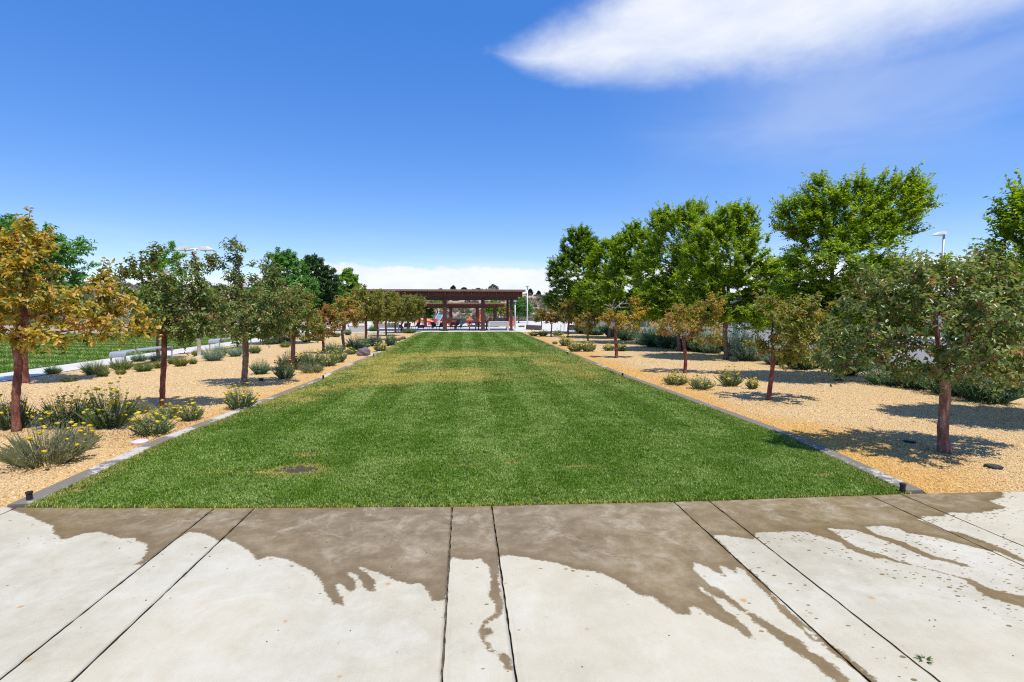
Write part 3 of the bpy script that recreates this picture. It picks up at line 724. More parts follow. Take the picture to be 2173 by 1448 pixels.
def leaves(P, D, Nn, L, Wd, tint, fold=0.25, six=True, droop=0.15):
    """P base, D direction, Nn normal (n,3); L, Wd (n); returns mesh arrays"""
    n = len(P); D = norm(D); Sd = norm(np.cross(D, Nn)); Nn = norm(np.cross(Sd, D))
    L = L[:, None]; w = Wd[:, None]
    if six:
        tip = P + D * L - Nn * L * droop
        l1 = P + D * L * .30 + Sd * w * .5 + Nn * w * fold; l2 = P + D * L * .68 + Sd * w * .42 + Nn * (w * fold - L * droop * .4)
        r1 = P + D * L * .30 - Sd * w * .5 + Nn * w * fold; r2 = P + D * L * .68 - Sd * w * .42 + Nn * (w * fold - L * droop * .4)
        V = np.stack([P, l1, l2, tip, r2, r1], 1).reshape(-1, 3); b = np.arange(n) * 6
        F = np.concatenate([np.stack([b, b + 3, b + 2, b + 1], 1), np.stack([b, b + 5, b + 4, b + 3], 1)]); return V, F, np.repeat(tint, 6)
    tip = P + D * L - Nn * L * droop
    l1 = P + D * L * .45 + Sd * w * .5 + Nn * w * fold; r1 = P + D * L * .45 - Sd * w * .5 + Nn * w * fold
    V = np.stack([P, l1, tip, r1], 1).reshape(-1, 3); b = np.arange(n) * 4
    F = np.concatenate([np.stack([b, b + 2, b + 1], 1), np.stack([b, b + 3, b + 2], 1)]); return V, F, np.repeat(tint, 4)


def skeleton(r, trunk, blobs, step=0.22, pull=0.45):
    """grow branches from the trunk towards tips spread through the crown volumes"""
    P = [np.array(p, float) for p in trunk]; par = [-1] + list(range(len(trunk) - 1)); plen = [0.0]
    for i in range(1, len(P)): plen.append(plen[-1] + np.linalg.norm(P[i] - P[i - 1]) * 0.4)
    first = max(1, int(len(trunk) * 0.55))
    tips = []
    for c, rad_, n in blobs:
        u = norm(r.normal(size=(n, 3))); rr = r.uniform(0.25, 1, n) ** 0.5
        tips.append(np.array(c) + u * rr[:, None] * np.array(rad_))
    tips = np.concatenate(tips); fork = P[-1]
    tips = tips[np.argsort(np.linalg.norm(tips - fork, axis=1))]
    chains = []
    for t in tips:
        Q = np.array(P[first:]); d = np.linalg.norm(Q - t, axis=1)
        rise = np.clip(Q[:, 2] - t[2], 0, None)
        j = int(np.argmin(d + pull * np.array(plen[first:]) + 1.2 * rise)) + first
        q = P[j]; dist = np.linalg.norm(t - q)
        if dist < 0.08: continue
        pd = norm(q - P[par[j]]) if par[j] >= 0 else np.array([0, 0, 1.0])
        ctrl = q + (pd * 0.35 + norm(t - q) * 0.4 + np.array([0, 0, .12])) * dist * 0.55
        m_ = max(2, int(dist / step) + 1); ch = [j]; last = j
        for s in np.linspace(0, 1, m_ + 1)[1:]:
            p = (1 - s) ** 2 * q + 2 * s * (1 - s) * ctrl + s * s * t
            if s < 1: p = p + r.normal(0, 0.018, 3)
            P.append(p); par.append(last); plen.append(plen[last] + np.linalg.norm(p - P[last])); last = len(P) - 1; ch.append(last)
        chains.append(ch)
    return np.array(P), np.array(par), chains


WOOD_K = 0.80


def wood(P, par, chains, ntrunk, r0, rmin, sides=5, flare=1.6, r=None):
    cnt = np.zeros(len(P)); r0 = r0 * WOOD_K
    for ch in chains: cnt[ch[-1]] += 1
    for i in range(len(P) - 1, 0, -1): cnt[par[i]] += cnt[i]
    tot = max(cnt.max(), 1); rad_ = np.maximum(rmin, r0 * np.power(np.maximum(cnt, .3) / tot, 0.60))
    mb = MB()
    tr = list(range(ntrunk)); z0 = P[0][2]
    prof = [r0 * (1 + (flare - 1) * math.exp(-(P[i][2] - z0) / 0.09)) for i in tr]
    nT = len(tr); prof = [max(min(a, r0 * 1.4) * (1 - .22 * min(1, k / (nT * .6))), rad_[i]) if k < nT * .62 else max(rad_[i], r0 * .78 * (1 - (k - nT * .6) / (nT * .42)) ** 1.3) for k, (a, i) in enumerate(zip(prof, tr))]
    prof = [p_ * (1 + (0 if k == 0 else .07 * math.sin(k * 2.3 + r0 * 900) + .04 * math.sin(k * 5.1))) for k, p_ in enumerate(prof)]
    mb.tube([P[i] for i in tr], prof, 12)
    for ch in chains:
        rs = [min(rad_[ch[1]] * 1.1, rad_[ch[0]])] + [rad_[i] for i in ch[1:]]
        mb.tube([P[i] for i in ch], rs, sides if rs[0] > .012 else 4, cap=False)
    return mb, rad_


SH = []


def twigs_leaves(r, P, chains, style, axis_xy, cen):
    """twigs off the outer branches, leaves along the twigs"""
    st = style; B = []; Dt = []; wt_ = []
    for ch in chains:
        n = len(ch); k0 = max(1, int(n * st['from']))
        nodes = [ch[i] for i in range(k0, n)]
        for _ in range(st['tw']):
            u = r.uniform(0, len(nodes) - 1e-6); i = int(u); a = P[nodes[i]]; b = P[nodes[min(i + 1, len(nodes) - 1)]]; p = a + (b - a) * (u - i)
            t = norm(P[ch[-1]] - P[ch[max(0, n - 3)]])
            out = np.array([p[0] - cen[0], p[1] - cen[1], (p[2] - cen[2]) * .6]); out = norm(out)
            d = t * st['along'] + out * st['out'] + np.array([0, 0, st['up']]) + norm(r.normal(size=3)) * st['rand']
            B.append(p); Dt.append(d)
        B.append(P[ch[-1]]); Dt.append(t * 1.2 + np.array([0, 0, st['up']]) + out * .3)
    nb0 = len(B); SL_ = []
    if st.get('shoot'):
        rel = np.array([P[ch[-1]] - cen for ch in chains]); q = rel[:, 2] * .9 + np.hypot(rel[:, 0], rel[:, 1]) * .45
        for k in np.argsort(-q)[:int(len(chains) * st['shoot'][2])]:
            o_ = norm(np.array([rel[k, 0], rel[k, 1], 0.0]))
            d_ = norm(o_ * r.uniform(.1, .75) + np.array([0, 0, 1.0]) * r.uniform(.5, 1.1) + r.normal(0, .15, 3)); L_ = r.uniform(st['shoot'][0], st['shoot'][1])
            for q_ in range(2): B.append(P[chains[k][-1]] + d_ * .03 * q_); Dt.append(d_ + r.normal(0, .03, 3)); SL_.append(L_)
            SH.append((P[chains[k][-1]], d_, L_))
    B = np.array(B); Dt = norm(np.array(Dt)); nt_ = len(B)
    Lt = r.uniform(st['len'][0], st['len'][1], nt_); nl = st['nl']
    if nt_ > nb0: Lt[nb0:] = SL_
    frac = (np.arange(nl) + .5) / nl
    base = B[:, None, :] + Dt[:, None, :] * (Lt[:, None] * frac)[..., None]
    base[..., 2] -= (Lt[:, None] * frac ** 2) * st.get('sag', .1)
    side0 = norm(np.cross(Dt, norm(np.array([0, 0, 1.0]) + r.normal(0, .35, (nt_, 3)))))
    sgn = np.where(np.arange(nl) % 2 == 0, 1.0, -1.0)
    side = side0[:, None, :] * sgn[None, :, None]
    upv = norm(np.cross(side0, Dt))
    if st.get('whorl'):
        th = np.arange(nl) * 2.4 + r.uniform(0, 6.28, (nt_, 1))
        side = side0[:, None, :] * np.cos(th)[..., None] + upv[:, None, :] * np.sin(th)[..., None]
    d = Dt[:, None, :] * st['fwd'] + side + r.normal(0, st['jit'], (nt_, nl, 3)); d[..., 2] -= st['droop']
    outw = norm((base - cen) * np.array([1, 1, .7]))
    nn = np.broadcast_to(upv[:, None, :], d.shape) * .35 + outw * .75 + np.array([0, 0, .55]) + r.normal(0, st['jit'] * 1.25, d.shape)
    tw_t = r.normal(0, .16, nt_); tint = np.clip(st.get('t0', .5) + tw_t[:, None] + r.normal(0, st.get('tj', .17), (nt_, nl)), 0, 1)
    n = nt_ * nl; Ls = st['leaf'] * r.uniform(.65, 1.25, n)
    return leaves(base.reshape(-1, 3), d.reshape(-1, 3), nn.reshape(-1, 3), Ls, Ls * st['asp'], tint.ravel(), st.get('fold', .22), st.get('six', True), st.get('curl', .15))


STY = {
    'crab': dict(shoot=(.18, .36, .13), tw=5, len=(.10, .26), nl=8, along=.5, out=.5, up=.25, rand=.75, fwd=.5, jit=.42, droop=.15, leaf=.060, asp=.55, whorl=True, fold=.25, curl=.2, **{'from': .3}),
    'elm': dict(shoot=(.30, .62, .24), tw=8, len=(.16, .42), nl=13, along=.6, out=.55, up=.38, rand=.55, fwd=.6, jit=.42, droop=.1, leaf=.068, asp=.55, six=False, fold=.15, curl=.12, sag=.16, **{'from': .3}),
    'ash': dict(tw=6, len=(.14, .32), nl=12, along=.6, out=.6, up=.2, rand=.55, fwd=.55, jit=.42, droop=.4, leaf=.085, asp=.36, fold=.2, curl=.25, sag=.2, **{'from': .3}),
}


def tree(name, label, cat, base_px, blobs_px, style, leafmat, barkmat, r0, group, seed, lean_to=None, fork_px=None, dens=1.0, lod=1.0, leafscale=1.0, t0=.5, bare=None, dzs=None, leader=None):
    r = np.random.default_rng(seed)
    base = G(*base_px); s = SZ(base)
    root = thing(name, label, cat, tuple(base), 0, group)
    d_cam = dep(base); blobs = []
    for i, b in enumerate(blobs_px):
        c = AT(b[0], b[1], base) - base; c = c + fh * (b[5] if len(b) > 5 else r.uniform(-.25, .25) * b[2] * s)
        n = b[4] if len(b) > 4 else max(6, int(b[2] * b[3] * s * s * 185 * dens))
        blobs.append((c, (b[2] * s, b[2] * s * .92, b[3] * s), n))
    fx, fy = fork_px if fork_px else (base_px[0], min(b[1] + b[3] * .55 for b in blobs_px))
    fork = AT(fx, fy, base) - base
    if leader: topp = AT(leader[0], leader[1], base) - base
    else:
        hi = max(blobs, key=lambda q: q[0][2]); topp = fork * .35 + hi[0] * .65
    nt1 = 15
    trunk = [np.array([0, 0, -.02]) + (fork - np.array([0, 0, -.02])) * u + np.array([math.sin(u * 4 + seed) * .018, math.cos(u * 5 + seed) * .018, 0]) * (u > 0) for u in np.linspace(0, 1, nt1)]
    trunk += [fork + (topp - fork) * u + r.normal(0, .02, 3) for u in np.linspace(.2, 1, 5)]
    P, par, chains = skeleton(r, trunk, blobs)
    mb, _ = wood(P, par, chains, len(trunk), r0, .0035, r=r)
    st = dict(STY[style]); st['leaf'] = st['leaf'] * leafscale; st['tw'] = max(2, int(st['tw'] * lod)); st['t0'] = t0
    if lod < .8 or d_cam > 9.5: st['six'] = False
    cen = sum((b[0] * b[2] for b in blobs)) / sum(b[2] for b in blobs)
    SH.clear()
    V, F, T = twigs_leaves(r, P, chains, st, None, cen - np.array([0, 0, blobs[0][1][2] * .5]))
    sag = st.get('sag', .1)
    for p0, d_, L_ in SH: mb.tube([p0, p0 + d_ * L_ * .5 - np.array([0, 0, sag * L_ * .25]), p0 + d_ * L_ - np.array([0, 0, sag * L_])], [.006, .0045, .002], 3, cap=False)
    mb.build('trunk', barkmat, root, smooth=True)
    link('crown', mesh_np('crown', V, [F], False, {'tint': T}), leafmat, root)
    if bare:
        bb = []
        for b in bare:
            c = AT(b[0], b[1], base) - base; bb.append((c, (b[2] * s, b[2] * s * .8, b[3] * s), b[4]))
        P2, par2, ch2 = skeleton(r, [fork - np.array([0, 0, .1]), fork, fork * .5 + topp * .5, topp], bb, .15)
        mb2 = MB()
        for ch in ch2: mb2.tube([P2[i] for i in ch], [.014 - .009 * k / len(ch) for k in range(len(ch))], 5)
        tag(mb2.build('bare_branches', M['bark_dead'], root), 'leafless bleached branches at the top')
    return root


CR, CL, EL, AS = 'crabapples along the right of the lawn', 'crabapples along the left of the lawn', 'elms beyond the right gravel bed', 'ash trees along the left path'
# right row, nearest first
tree('crabapple_tree', 'large spreading dark olive crabapple with a thick flaky trunk, nearest on the right', 'tree', (2008, 960),
     [(1990, 690, 130, 85), (1880, 660, 80, 75), (2110, 670, 90, 90), (1825, 725, 70, 55), (1780, 735, 45, 40), (1985, 770, 110, 50), (2100, 775, 80, 55), (1900, 600, 70, 40), (2080, 600, 80, 40), (1795, 765, 45, 22), (2200, 700, 70, 90), (1985, 590, 60, 35), (2000, 705, 75, 66, 18, -.55), (2005, 775, 66, 36, 12, -.4)],
     'crab', M['leaf_olive'], M['bark_flaky'], .066, CR, 11, fork_px=(1999, 800), dens=1.4, leafscale=.86, t0=.48)
tree('crabapple_tree', 'small bronze-green crabapple with a bright red trunk forking to the right', 'tree', (1633, 850),
     [(1680, 680, 60, 40), (1640, 660, 30, 25), (1720, 660, 35, 25), (1700, 735, 70, 35), (1625, 725, 28, 18), (1755, 700, 25, 35), (1660, 740, 40, 30)],
     'crab', M['leaf_mixed'], M['bark_red'], .046, CR, 12, fork_px=(1640, 715), dens=1.05, t0=.4)
tree('crabapple_tree', 'sparse yellow-bronze crabapple with a thin red trunk standing by yellow yarrow', 'tree', (1453, 792),
     [(1445, 690, 45, 28), (1500, 665, 28, 28), (1420, 700, 22, 18), (1500, 710, 38, 22), (1520, 645, 14, 14), (1455, 660, 22, 16)],
     'crab', M['leaf_mixed'], M['bark_red'], .052, CR, 13, fork_px=(1453, 722), dens=.85, leafscale=1.15, t0=.58)
tree('crabapple_tree', 'crabapple with bare bleached branches above its orange-bronze crown', 'tree', (1307, 760),
     [(1305, 680, 26, 20), (1335, 685, 24, 18), (1355, 662, 14, 14), (1290, 672, 16, 14), (1345, 642, 8, 10)],
     'crab', M['leaf_gold'], M['bark_red'], .065, CR, 14, fork_px=(1307, 700), dens=1.0, leafscale=1.3, lod=.7, t0=.5, leader=(1305, 655), bare=[(1310, 645, 32, 18, 26)])
tree('crabapple_tree', 'slim bronze crabapple behind the widest clump of yellow yarrow', 'tree', (1248, 727),
     [(1246, 690, 20, 17), (1232, 682, 12, 10), (1262, 678, 10, 14), (1248, 672, 9, 9)], 'crab', M['leaf_mixed'], M['bark_red'], .06, CR, 15, fork_px=(1248, 704), dens=1.1, leafscale=1.5, lod=.6, t0=.6)
tree('crabapple_tree', 'crabapple with a bright green sprout on the right of its bronze crown', 'tree', (1206, 716),
     [(1203, 662, 18, 16), (1212, 650, 12, 10), (1196, 650, 8, 8), (1205, 678, 16, 8)], 'crab', M['leaf_mixed'], M['bark_red'], .07, CR, 16, fork_px=(1206, 686), dens=1.1, leafscale=1.6, lod=.6, t0=.5)
tree('crabapple_tree', 'small crabapple, half green and half orange, in a low yarrow bed', 'tree', (1170, 715),
     [(1164, 672, 14, 14), (1178, 676, 12, 10)], 'crab', M['leaf_orange'], M['bark_grey'], .05, CR, 17, fork_px=(1170, 688), dens=1.3, leafscale=1.7, lod=.6, t0=.3)
tree('crabapple_tree', 'smallest round crabapple beside the low brown planter wall', 'tree', (1149, 700),
     [(1148, 670, 13, 11), (1140, 677, 7, 7)], 'crab', M['leaf_mixed'], M['bark_grey'], .05, CR, 18, fork_px=(1149, 683), dens=1.3, leafscale=1.8, lod=.6, t0=.4)
# left row, nearest first
tree('crabapple_tree', 'golden-leaved crabapple with a thick red trunk at the left edge', 'tree', (35, 915),
     [(30, 640, 95, 70), (62, 585, 50, 45), (0, 560, 55, 50), (56, 512, 17, 40), (66, 545, 40, 36), (150, 640, 70, 45), (235, 680, 65, 42), (150, 700, 70, 30), (20, 710, 55, 30), (-60, 640, 70, 90), (215, 610, 22, 22), (285, 690, 40, 25)],
     'crab', M['leaf_gold'], M['bark_red'], .056, CL, 21, fork_px=(38, 770), dens=.95, leafscale=1.05, t0=.49, leader=(55, 540))
tree('crabapple_tree', 'olive-green crabapple with a Y-forked red trunk, second along the left', 'tree', (347, 865),
     [(370, 665, 75, 55), (310, 600, 38, 40), (400, 620, 55, 55), (430, 670, 55, 50), (340, 560, 22, 25), (390, 700, 60, 25), (330, 650, 40, 40)],
     'crab', M['leaf_olive'], M['bark_red'], .050, CL, 22, fork_px=(347, 735), dens=1.05, t0=.47)
tree('crabapple_tree', 'dense olive crabapple with a tall leafy spire and dark straight trunk', 'tree', (520, 818),
     [(535, 665, 75, 55), (485, 640, 45, 50), (590, 650, 50, 50), (503, 540, 13, 38), (505, 585, 22, 25), (560, 590, 28, 25), (460, 570, 18, 20), (540, 700, 65, 22)],
     'crab', M['leaf_olive'], M['bark_grey'], .074, CL, 23, fork_px=(520, 730), dens=1.1, leafscale=1.1, t0=.47, leader=(505, 530))
tree('crabapple_tree', 'olive crabapple with a leaning pale pink trunk rising from yarrow', 'tree', (618, 786),
     [(622, 675, 42, 45), (650, 690, 35, 35), (590, 690, 35, 30), (630, 640, 25, 22)], 'crab', M['leaf_mixed'], M['bark_flaky'], .07, CL, 24, fork_px=(622, 728), dens=1.1, leafscale=1.25, lod=.8, t0=.35)
tree('crabapple_tree', 'orange-tinged small crabapple with a short red trunk on the left', 'tree', (685, 750),
     [(672, 690, 20, 18), (698, 690, 20, 20), (685, 710, 22, 10), (690, 668, 12, 12)], 'crab', M['leaf_orange'], M['bark_red'], .06, CL, 25, fork_px=(686, 718), dens=1.1, leafscale=1.5, lod=.6, t0=.45)
tree('crabapple_tree', 'umbrella-shaped bronze crabapple just in front of the yarrow beside a boulder', 'tree', (730, 748),
     [(728, 675, 32, 22), (750, 668, 22, 20), (708, 670, 18, 16), (732, 652, 22, 14)], 'crab', M['leaf_mixed'], M['bark_grey'], .07, CL, 26, fork_px=(727, 702), dens=1.1, leafscale=1.5, lod=.6, t0=.62)
for i, (bx, by, cx0, lab) in enumerate(((776, 736, 776, 'olive crabapple directly behind the dark boulder'), (801, 722, 804, 'olive crabapple in front of the left white bench'), (819, 713, 826, 'olive crabapple standing before the middle of the left white bench'),
                                        (839, 707, 848, 'olive crabapple at the right end of the left white bench'), (852, 705, 872, 'last crabapple of the left row, next to the lawn corner'))):
    k = (by - VY) / 79.0
    tree('crabapple_tree', lab, 'tree', (bx, by), [(cx0 + i * 2, 641 + i * 2, 32 * k + 7, 21 * k + 7), (cx0 + 12, 660, 22 * k + 4, 16 * k + 3), (cx0 - 14, 660, 20 * k + 4, 16 * k + 3), (cx0, 676, 26 * k + 3, 8)], 'crab', M['leaf_mixed'], M['bark_red'], .07, CL, 30 + i,
         fork_px=(bx, 688), dens=1.0, leafscale=1.6, lod=.6, t0=.34)
# elms on the right
ELM = [
    ((2250, 900), [(2235, 500, 75, 60), (2170, 575, 55, 40), (2270, 610, 110, 90), (2165, 650, 55, 55), (2150, 480, 26, 36), (2195, 445, 30, 30), (2270, 700, 100, 60), (2125, 560, 20, 16), (2150, 690, 60, 50), (2190, 765, 70, 45), (2120, 630, 40, 40)], 'elm cut by the right edge with one upright shoot against the sky', .12, 1.25),
    ((1780, 808), [(1712, 462, 50, 52), (1790, 460, 75, 66), (1885, 450, 65, 65), (1785, 560, 110, 80), (1700, 630, 55, 48), (1745, 640, 60, 48), (1700, 690, 58, 32), (1775, 695, 60, 30), (1870, 600, 75, 55), (1820, 640, 70, 40), (1790, 650, 85, 35), (1745, 402, 15, 28), (1935, 418, 22, 18), (1930, 650, 50, 30), (1985, 575, 35, 20)], 'tallest elm with a vase-shaped crown, right of the street lamp gap', .10, 1.0),
    ((1540, 763), [(1540, 540, 85, 75), (1555, 475, 55, 38), (1490, 600, 60, 50), (1595, 590, 50, 55), (1545, 645, 85, 36), (1640, 630, 44, 42), (1600, 665, 62, 34), (1655, 575, 26, 28), (1500, 660, 50, 20)], 'bright green elm with a bare tan trunk in full view', .095, 1.0),
    ((1441, 745), [(1440, 490, 55, 50), (1400, 570, 50, 55), (1475, 570, 50, 60), (1440, 640, 70, 30), (1395, 630, 45, 40), (1485, 640, 45, 40), (1470, 460, 30, 28), (1410, 470, 22, 28)], 'tall narrow elm rising above its neighbours, behind the dead-topped crabapple', .095, .95),
    ((1354, 729), [(1350, 540, 44, 45), (1330, 600, 50, 45), (1390, 620, 45, 40), (1350, 655, 55, 20), (1345, 500, 20, 22)], 'rounded mid-green elm left of the tall narrow one', .095, .9),
    ((1293, 718), [(1295, 560, 42, 42), (1275, 620, 48, 38), (1312, 640, 48, 26), (1300, 520, 20, 16)], 'light green elm between two darker crowns in the right row', .10, .9),
    ((1255, 708), [(1235, 530, 38, 36), (1215, 580, 46, 42), (1200, 630, 38, 32), (1248, 640, 46, 36), (1228, 500, 18, 20), (1182, 570, 18, 16)], 'darkest and farthest elm of the right row, beside the cloud bank', .11, .9),
]
for i, (bp, bl, lab, r0, dn) in enumerate(ELM):
    q_ = (bp[1] - VY) / 106.0; bl = [(b[0], b[1] + 4, b[2] * (1.14 if i > 2 else 1.0), b[3] * (1.06 if i > 2 else 1.0)) for b in bl] + [(bp[0] - 30 * q_, VY + 12 * q_, 62 * q_, 18 * q_), (bp[0] + 42 * q_, VY + 6 * q_, 58 * q_, 20 * q_)]
    d_ = dep(G(*bp)); lod = 1.0 if d_ < 13 else (.85 if d_ < 18 else .62)
    tree('elm_tree', lab, 'tree', bp, bl, 'elm', M['leaf_elm'], M['bark_grey'], r0, EL, 50 + i, fork_px=(bp[0], VY + (bp[1] - VY) * .36), dens=dn * (.85 if d_ > 13 else 1.1), lod=lod, leafscale=1.0 if d_ < 13 else (1.25 if d_ < 20 else 1.6), t0=(.42, .5, .56, .5, .5, .55, .3)[i])
# ash trees on the left
ASH = [
    ((51, 813), [(60, 530, 65, 50), (140, 550, 45, 45), (110, 610, 70, 45), (20, 590, 60, 60), (10, 490, 40, 25)], 'ash with drooping green leaflets standing behind the golden crabapple', M['leaf_ash'], 1.0, .9),
    ((335, 764), [(350, 590, 40, 40), (375, 540, 16, 20), (345, 560, 18, 25), (330, 640, 40, 35)], 'thin young ash with bright green sprouts above the second crabapple', M['leaf_bright'], 1.2, .55),
    ((588, 730), [(605, 580, 42, 40), (580, 630, 46, 38), (632, 622, 40, 40), (600, 552, 26, 20)], 'rounded green ash left of the dark one', M['leaf_ash'], 1.5, 1.0),
    ((653, 716), [(668, 585, 27, 36), (694, 606, 26, 38), (660, 635, 32, 30), (658, 562, 17, 18)], 'dark green ash with two rounded tops', M['leaf_ashdark'], 1.6, 1.0),
    ((732, 703), [(736, 603, 24, 24), (724, 632, 28, 24), (748, 628, 23, 22), (738, 584, 10, 12)], 'light green ash at the left end of the pavilion roof', M['leaf_bright'], 1.7, 1.0),
]
for i, (bp, bl, lab, lm, ls, dn) in enumerate(ASH):
    tree('ash_tree', lab, 'tree', bp, bl, 'ash', lm, M['bark_red' if i < 2 else 'bark_grey'], .09 if i != 1 else .05, AS, 70 + i, fork_px=(bp[0], VY + (bp[1] - VY) * .45), dens=dn, lod=1.0 if i == 0 else .7, leafscale=ls)
BG = 'trees behind the pavilion'
for i, (bp, bl, lab, lm) in enumerate((
        ((890, 694), [(888, 655, 18, 16), (905, 662, 14, 14), (880, 668, 12, 10)], 'green tree behind the left end of the small pavilion', M['leaf_ash']),
        ((1041, 687), [(1045, 650, 17, 15), (1035, 655, 12, 10)], 'yellow-green tree seen between the pavilion posts', M['leaf_bright']),
        ((1101, 686), [(1100, 648, 19, 19), (1114, 655, 15, 16), (1092, 655, 14, 16)], 'green tree behind the light poles at the right end of the roof', M['leaf_ash']),
        ((930, 690), [(925, 646, 14, 10)], 'light green tree glimpsed over the small pavilion roof', M['leaf_bright']),
        ((1070, 689), [(1071, 662, 10, 14)], 'thin brownish sapling behind the retaining wall', M['leaf_mixed']))):
    tree('background_tree', lab, 'tree', bp, bl, 'ash', lm, M['bark_grey'], .09, BG, 90 + i, fork_px=(bp[0], 676), dens=.8, lod=.55, leafscale=2.0)


# ------------------------------------------------------------------ shrubs and flowers
def plant_mesh(kind, seed):
    """a plant about 1 m across and `h` high: stems from the base, leaves along them; returns mesh + flower points"""
    r = np.random.default_rng(seed)
    cfg = dict(rabbit=(260, .62, 18, .042, .20, .5, .10), sage=(300, .70, 20, .042, .17, .40, .06), yarrow=(210, .66, 18, .036, .34, .52, .10), lavender=(260, .45, 16, .040, .14, .75, .10), dark=(260, .66, 20, .040, .34, .48, .08), low=(160, .40, 14, .045, .3, .8, .10))[kind]
    ns, h, nl, ll, asp, spread, sag = cfg
    a = r.uniform(0, 6.283, ns); tl = np.sqrt(r.uniform(0, 1, ns)) * spread
    hz = h * (1 - .5 * (tl / spread) ** 2) * r.uniform(.45, 1.2, ns)
    base = np.stack([np.cos(a), np.sin(a), np.zeros(ns)], 1) * (tl * .48)[:, None]
    tip = base + np.stack([np.cos(a) * tl * .55, np.sin(a) * tl * .55, hz], 1) + r.normal(0, .05, (ns, 3)) * np.array([1, 1, 0])
    fr = np.linspace(.12, 1, nl)[None, :] + r.normal(0, .02, (ns, nl))
    p = base[:, None] + (tip - base)[:, None] * fr[..., None]
    p[..., 2] += sag * np.sin(np.clip(fr, 0, 1) * math.pi) * .6
    t = norm(tip - base)
    ph = np.arange(nl)[None, :] * 2.4 + r.uniform(0, 6.28, (ns, 1))
    s1 = norm(np.cross(t, np.array([.3, .2, 1.0]))); s2 = np.cross(s1, t)
    d = t[:, None] * (.9 if kind in ('sage', 'rabbit', 'lavender') else .45) + s1[:, None] * np.cos(ph)[..., None] + s2[:, None] * np.sin(ph)[..., None] + r.normal(0, .25, (ns, nl, 3))
    nn = t[:, None] + r.normal(0, .5, (ns, nl, 3))
    tint = np.clip(.35 + .3 * fr + r.normal(0, .18, (ns, nl)) + r.normal(0, .12, (ns, 1)), 0, 1)
    n = ns * nl; L = ll * r.uniform(.6, 1.3, n)
    V, F, T = leaves(p.reshape(-1, 3), d.reshape(-1, 3), nn.reshape(-1, 3), L, L * asp, tint.ravel(), .1, False, .1)
    # stems as thin three-sided spikes
    sv, sf, stt = [], [], []
    for i in range(ns):
        k = len(V) + len(sv); w = .0035
        sv += [base[i] + s1[i] * w, base[i] - s1[i] * w * .5 + s2[i] * w, base[i] - s1[i] * w * .5 - s2[i] * w, base[i] * .5 + tip[i] * .5 + np.array([0, 0, sag * .55]), tip[i]]
        sf += [(k, k + 1, k + 3), (k + 1, k + 2, k + 3), (k + 2, k, k + 3), (k, k + 3, k + 4)]; stt += [.15] * 5
    V = np.concatenate([V, np.array(sv)]); T = np.concatenate([T, stt])
    order = r.permutation(ns)
    return mesh_np(kind + '_plant', V, [F, np.array(sf)], False, {'tint': T}), tip[order], hz[order]


LIB = {k: [plant_mesh(k, 300 + 10 * j + i) for i in range(4)] for j, k in enumerate(('rabbit', 'sage', 'yarrow', 'lavender', 'dark', 'low'))}
HT = dict(rabbit=.68, sage=.76, yarrow=.72, lavender=.50, dark=.74, low=.45); WDT = dict(rabbit=1.05, sage=.86, yarrow=1.10, lavender=1.45, dark=1.0, low=1.6)
KLEAF = dict(rabbit='leaf_rabbit', sage='leaf_sage', yarrow='leaf_yarrow', lavender='leaf_lavender', dark='leaf_darkshrub', low='leaf_rabbit')
_mc = {}


def plant(name, label, kind, px, py, wpx, hpx, group, leaf=None, flowers=0, seed=0):
    r = np.random.default_rng(1000 + seed)
    b = G(px, py); s = SZ(b); me0, tips, hz = LIB[kind][seed % 4]
    key = (kind, seed % 4, leaf or KLEAF[kind])
    if key not in _mc:
        me = me0.copy(); me.materials.clear(); me.materials.append(M[leaf or KLEAF[kind]]); _mc[key] = me
    k_ = 1.28 if kind in ('sage', 'dark') else 1.16
    sx = wpx * s / WDT[kind] * k_; sz = hpx * s / HT[kind] * (1.2 if kind in ('sage', 'dark') else 1.08)
    b = b + fh * (sx * .35)
    root = thing(name, label, 'plant' if 'yarrow' in name or 'lavender' in name else 'shrub', (b[0], b[1], 0), r.uniform(0, 6.28), group)
    fo = link('foliage', _mc[key], None, root); fo.scale = (sx, sx, sz)
    if flowers:
        V, F, T = [], [], []
        for i in range(min(flowers, len(tips))):
            p = tips[i] * np.array([sx, sx, sz]); p = p * 1.0 + np.array([0, 0, .02 + .02 * r.uniform()])
            R = r.uniform(.016, .034) * min(1.8, max(1.0, s * 75)); q = np.linspace(0, 6.283, 9, endpoint=False); tl = r.normal(0, .2, 2)
            k = len(V); t_ = r.uniform(.15, .95)
            ring = [(p[0] + R * math.cos(a) * r.uniform(.75, 1.1), p[1] + R * math.sin(a) * r.uniform(.75, 1.1), p[2] + R * (math.cos(a) * tl[0] + math.sin(a) * tl[1])) for a in q]
            V += ring + [(p[0], p[1], p[2] + R * .35), (p[0], p[1], p[2] - R * .9)]; T += [t_] * 9 + [min(1, t_ + .1), .0]
            F += [(k + j, k + (j + 1) % 9, k + 9) for j in range(9)] + [(k + (j + 1) % 9, k + j, k + 10) for j in range(9)]
        f = link('flower_heads', mesh_np('flower_heads', np.array(V), [np.array(F)], False, {'tint': T}), M['flower'], root)
        f['kind'] = 'stuff'
    return root


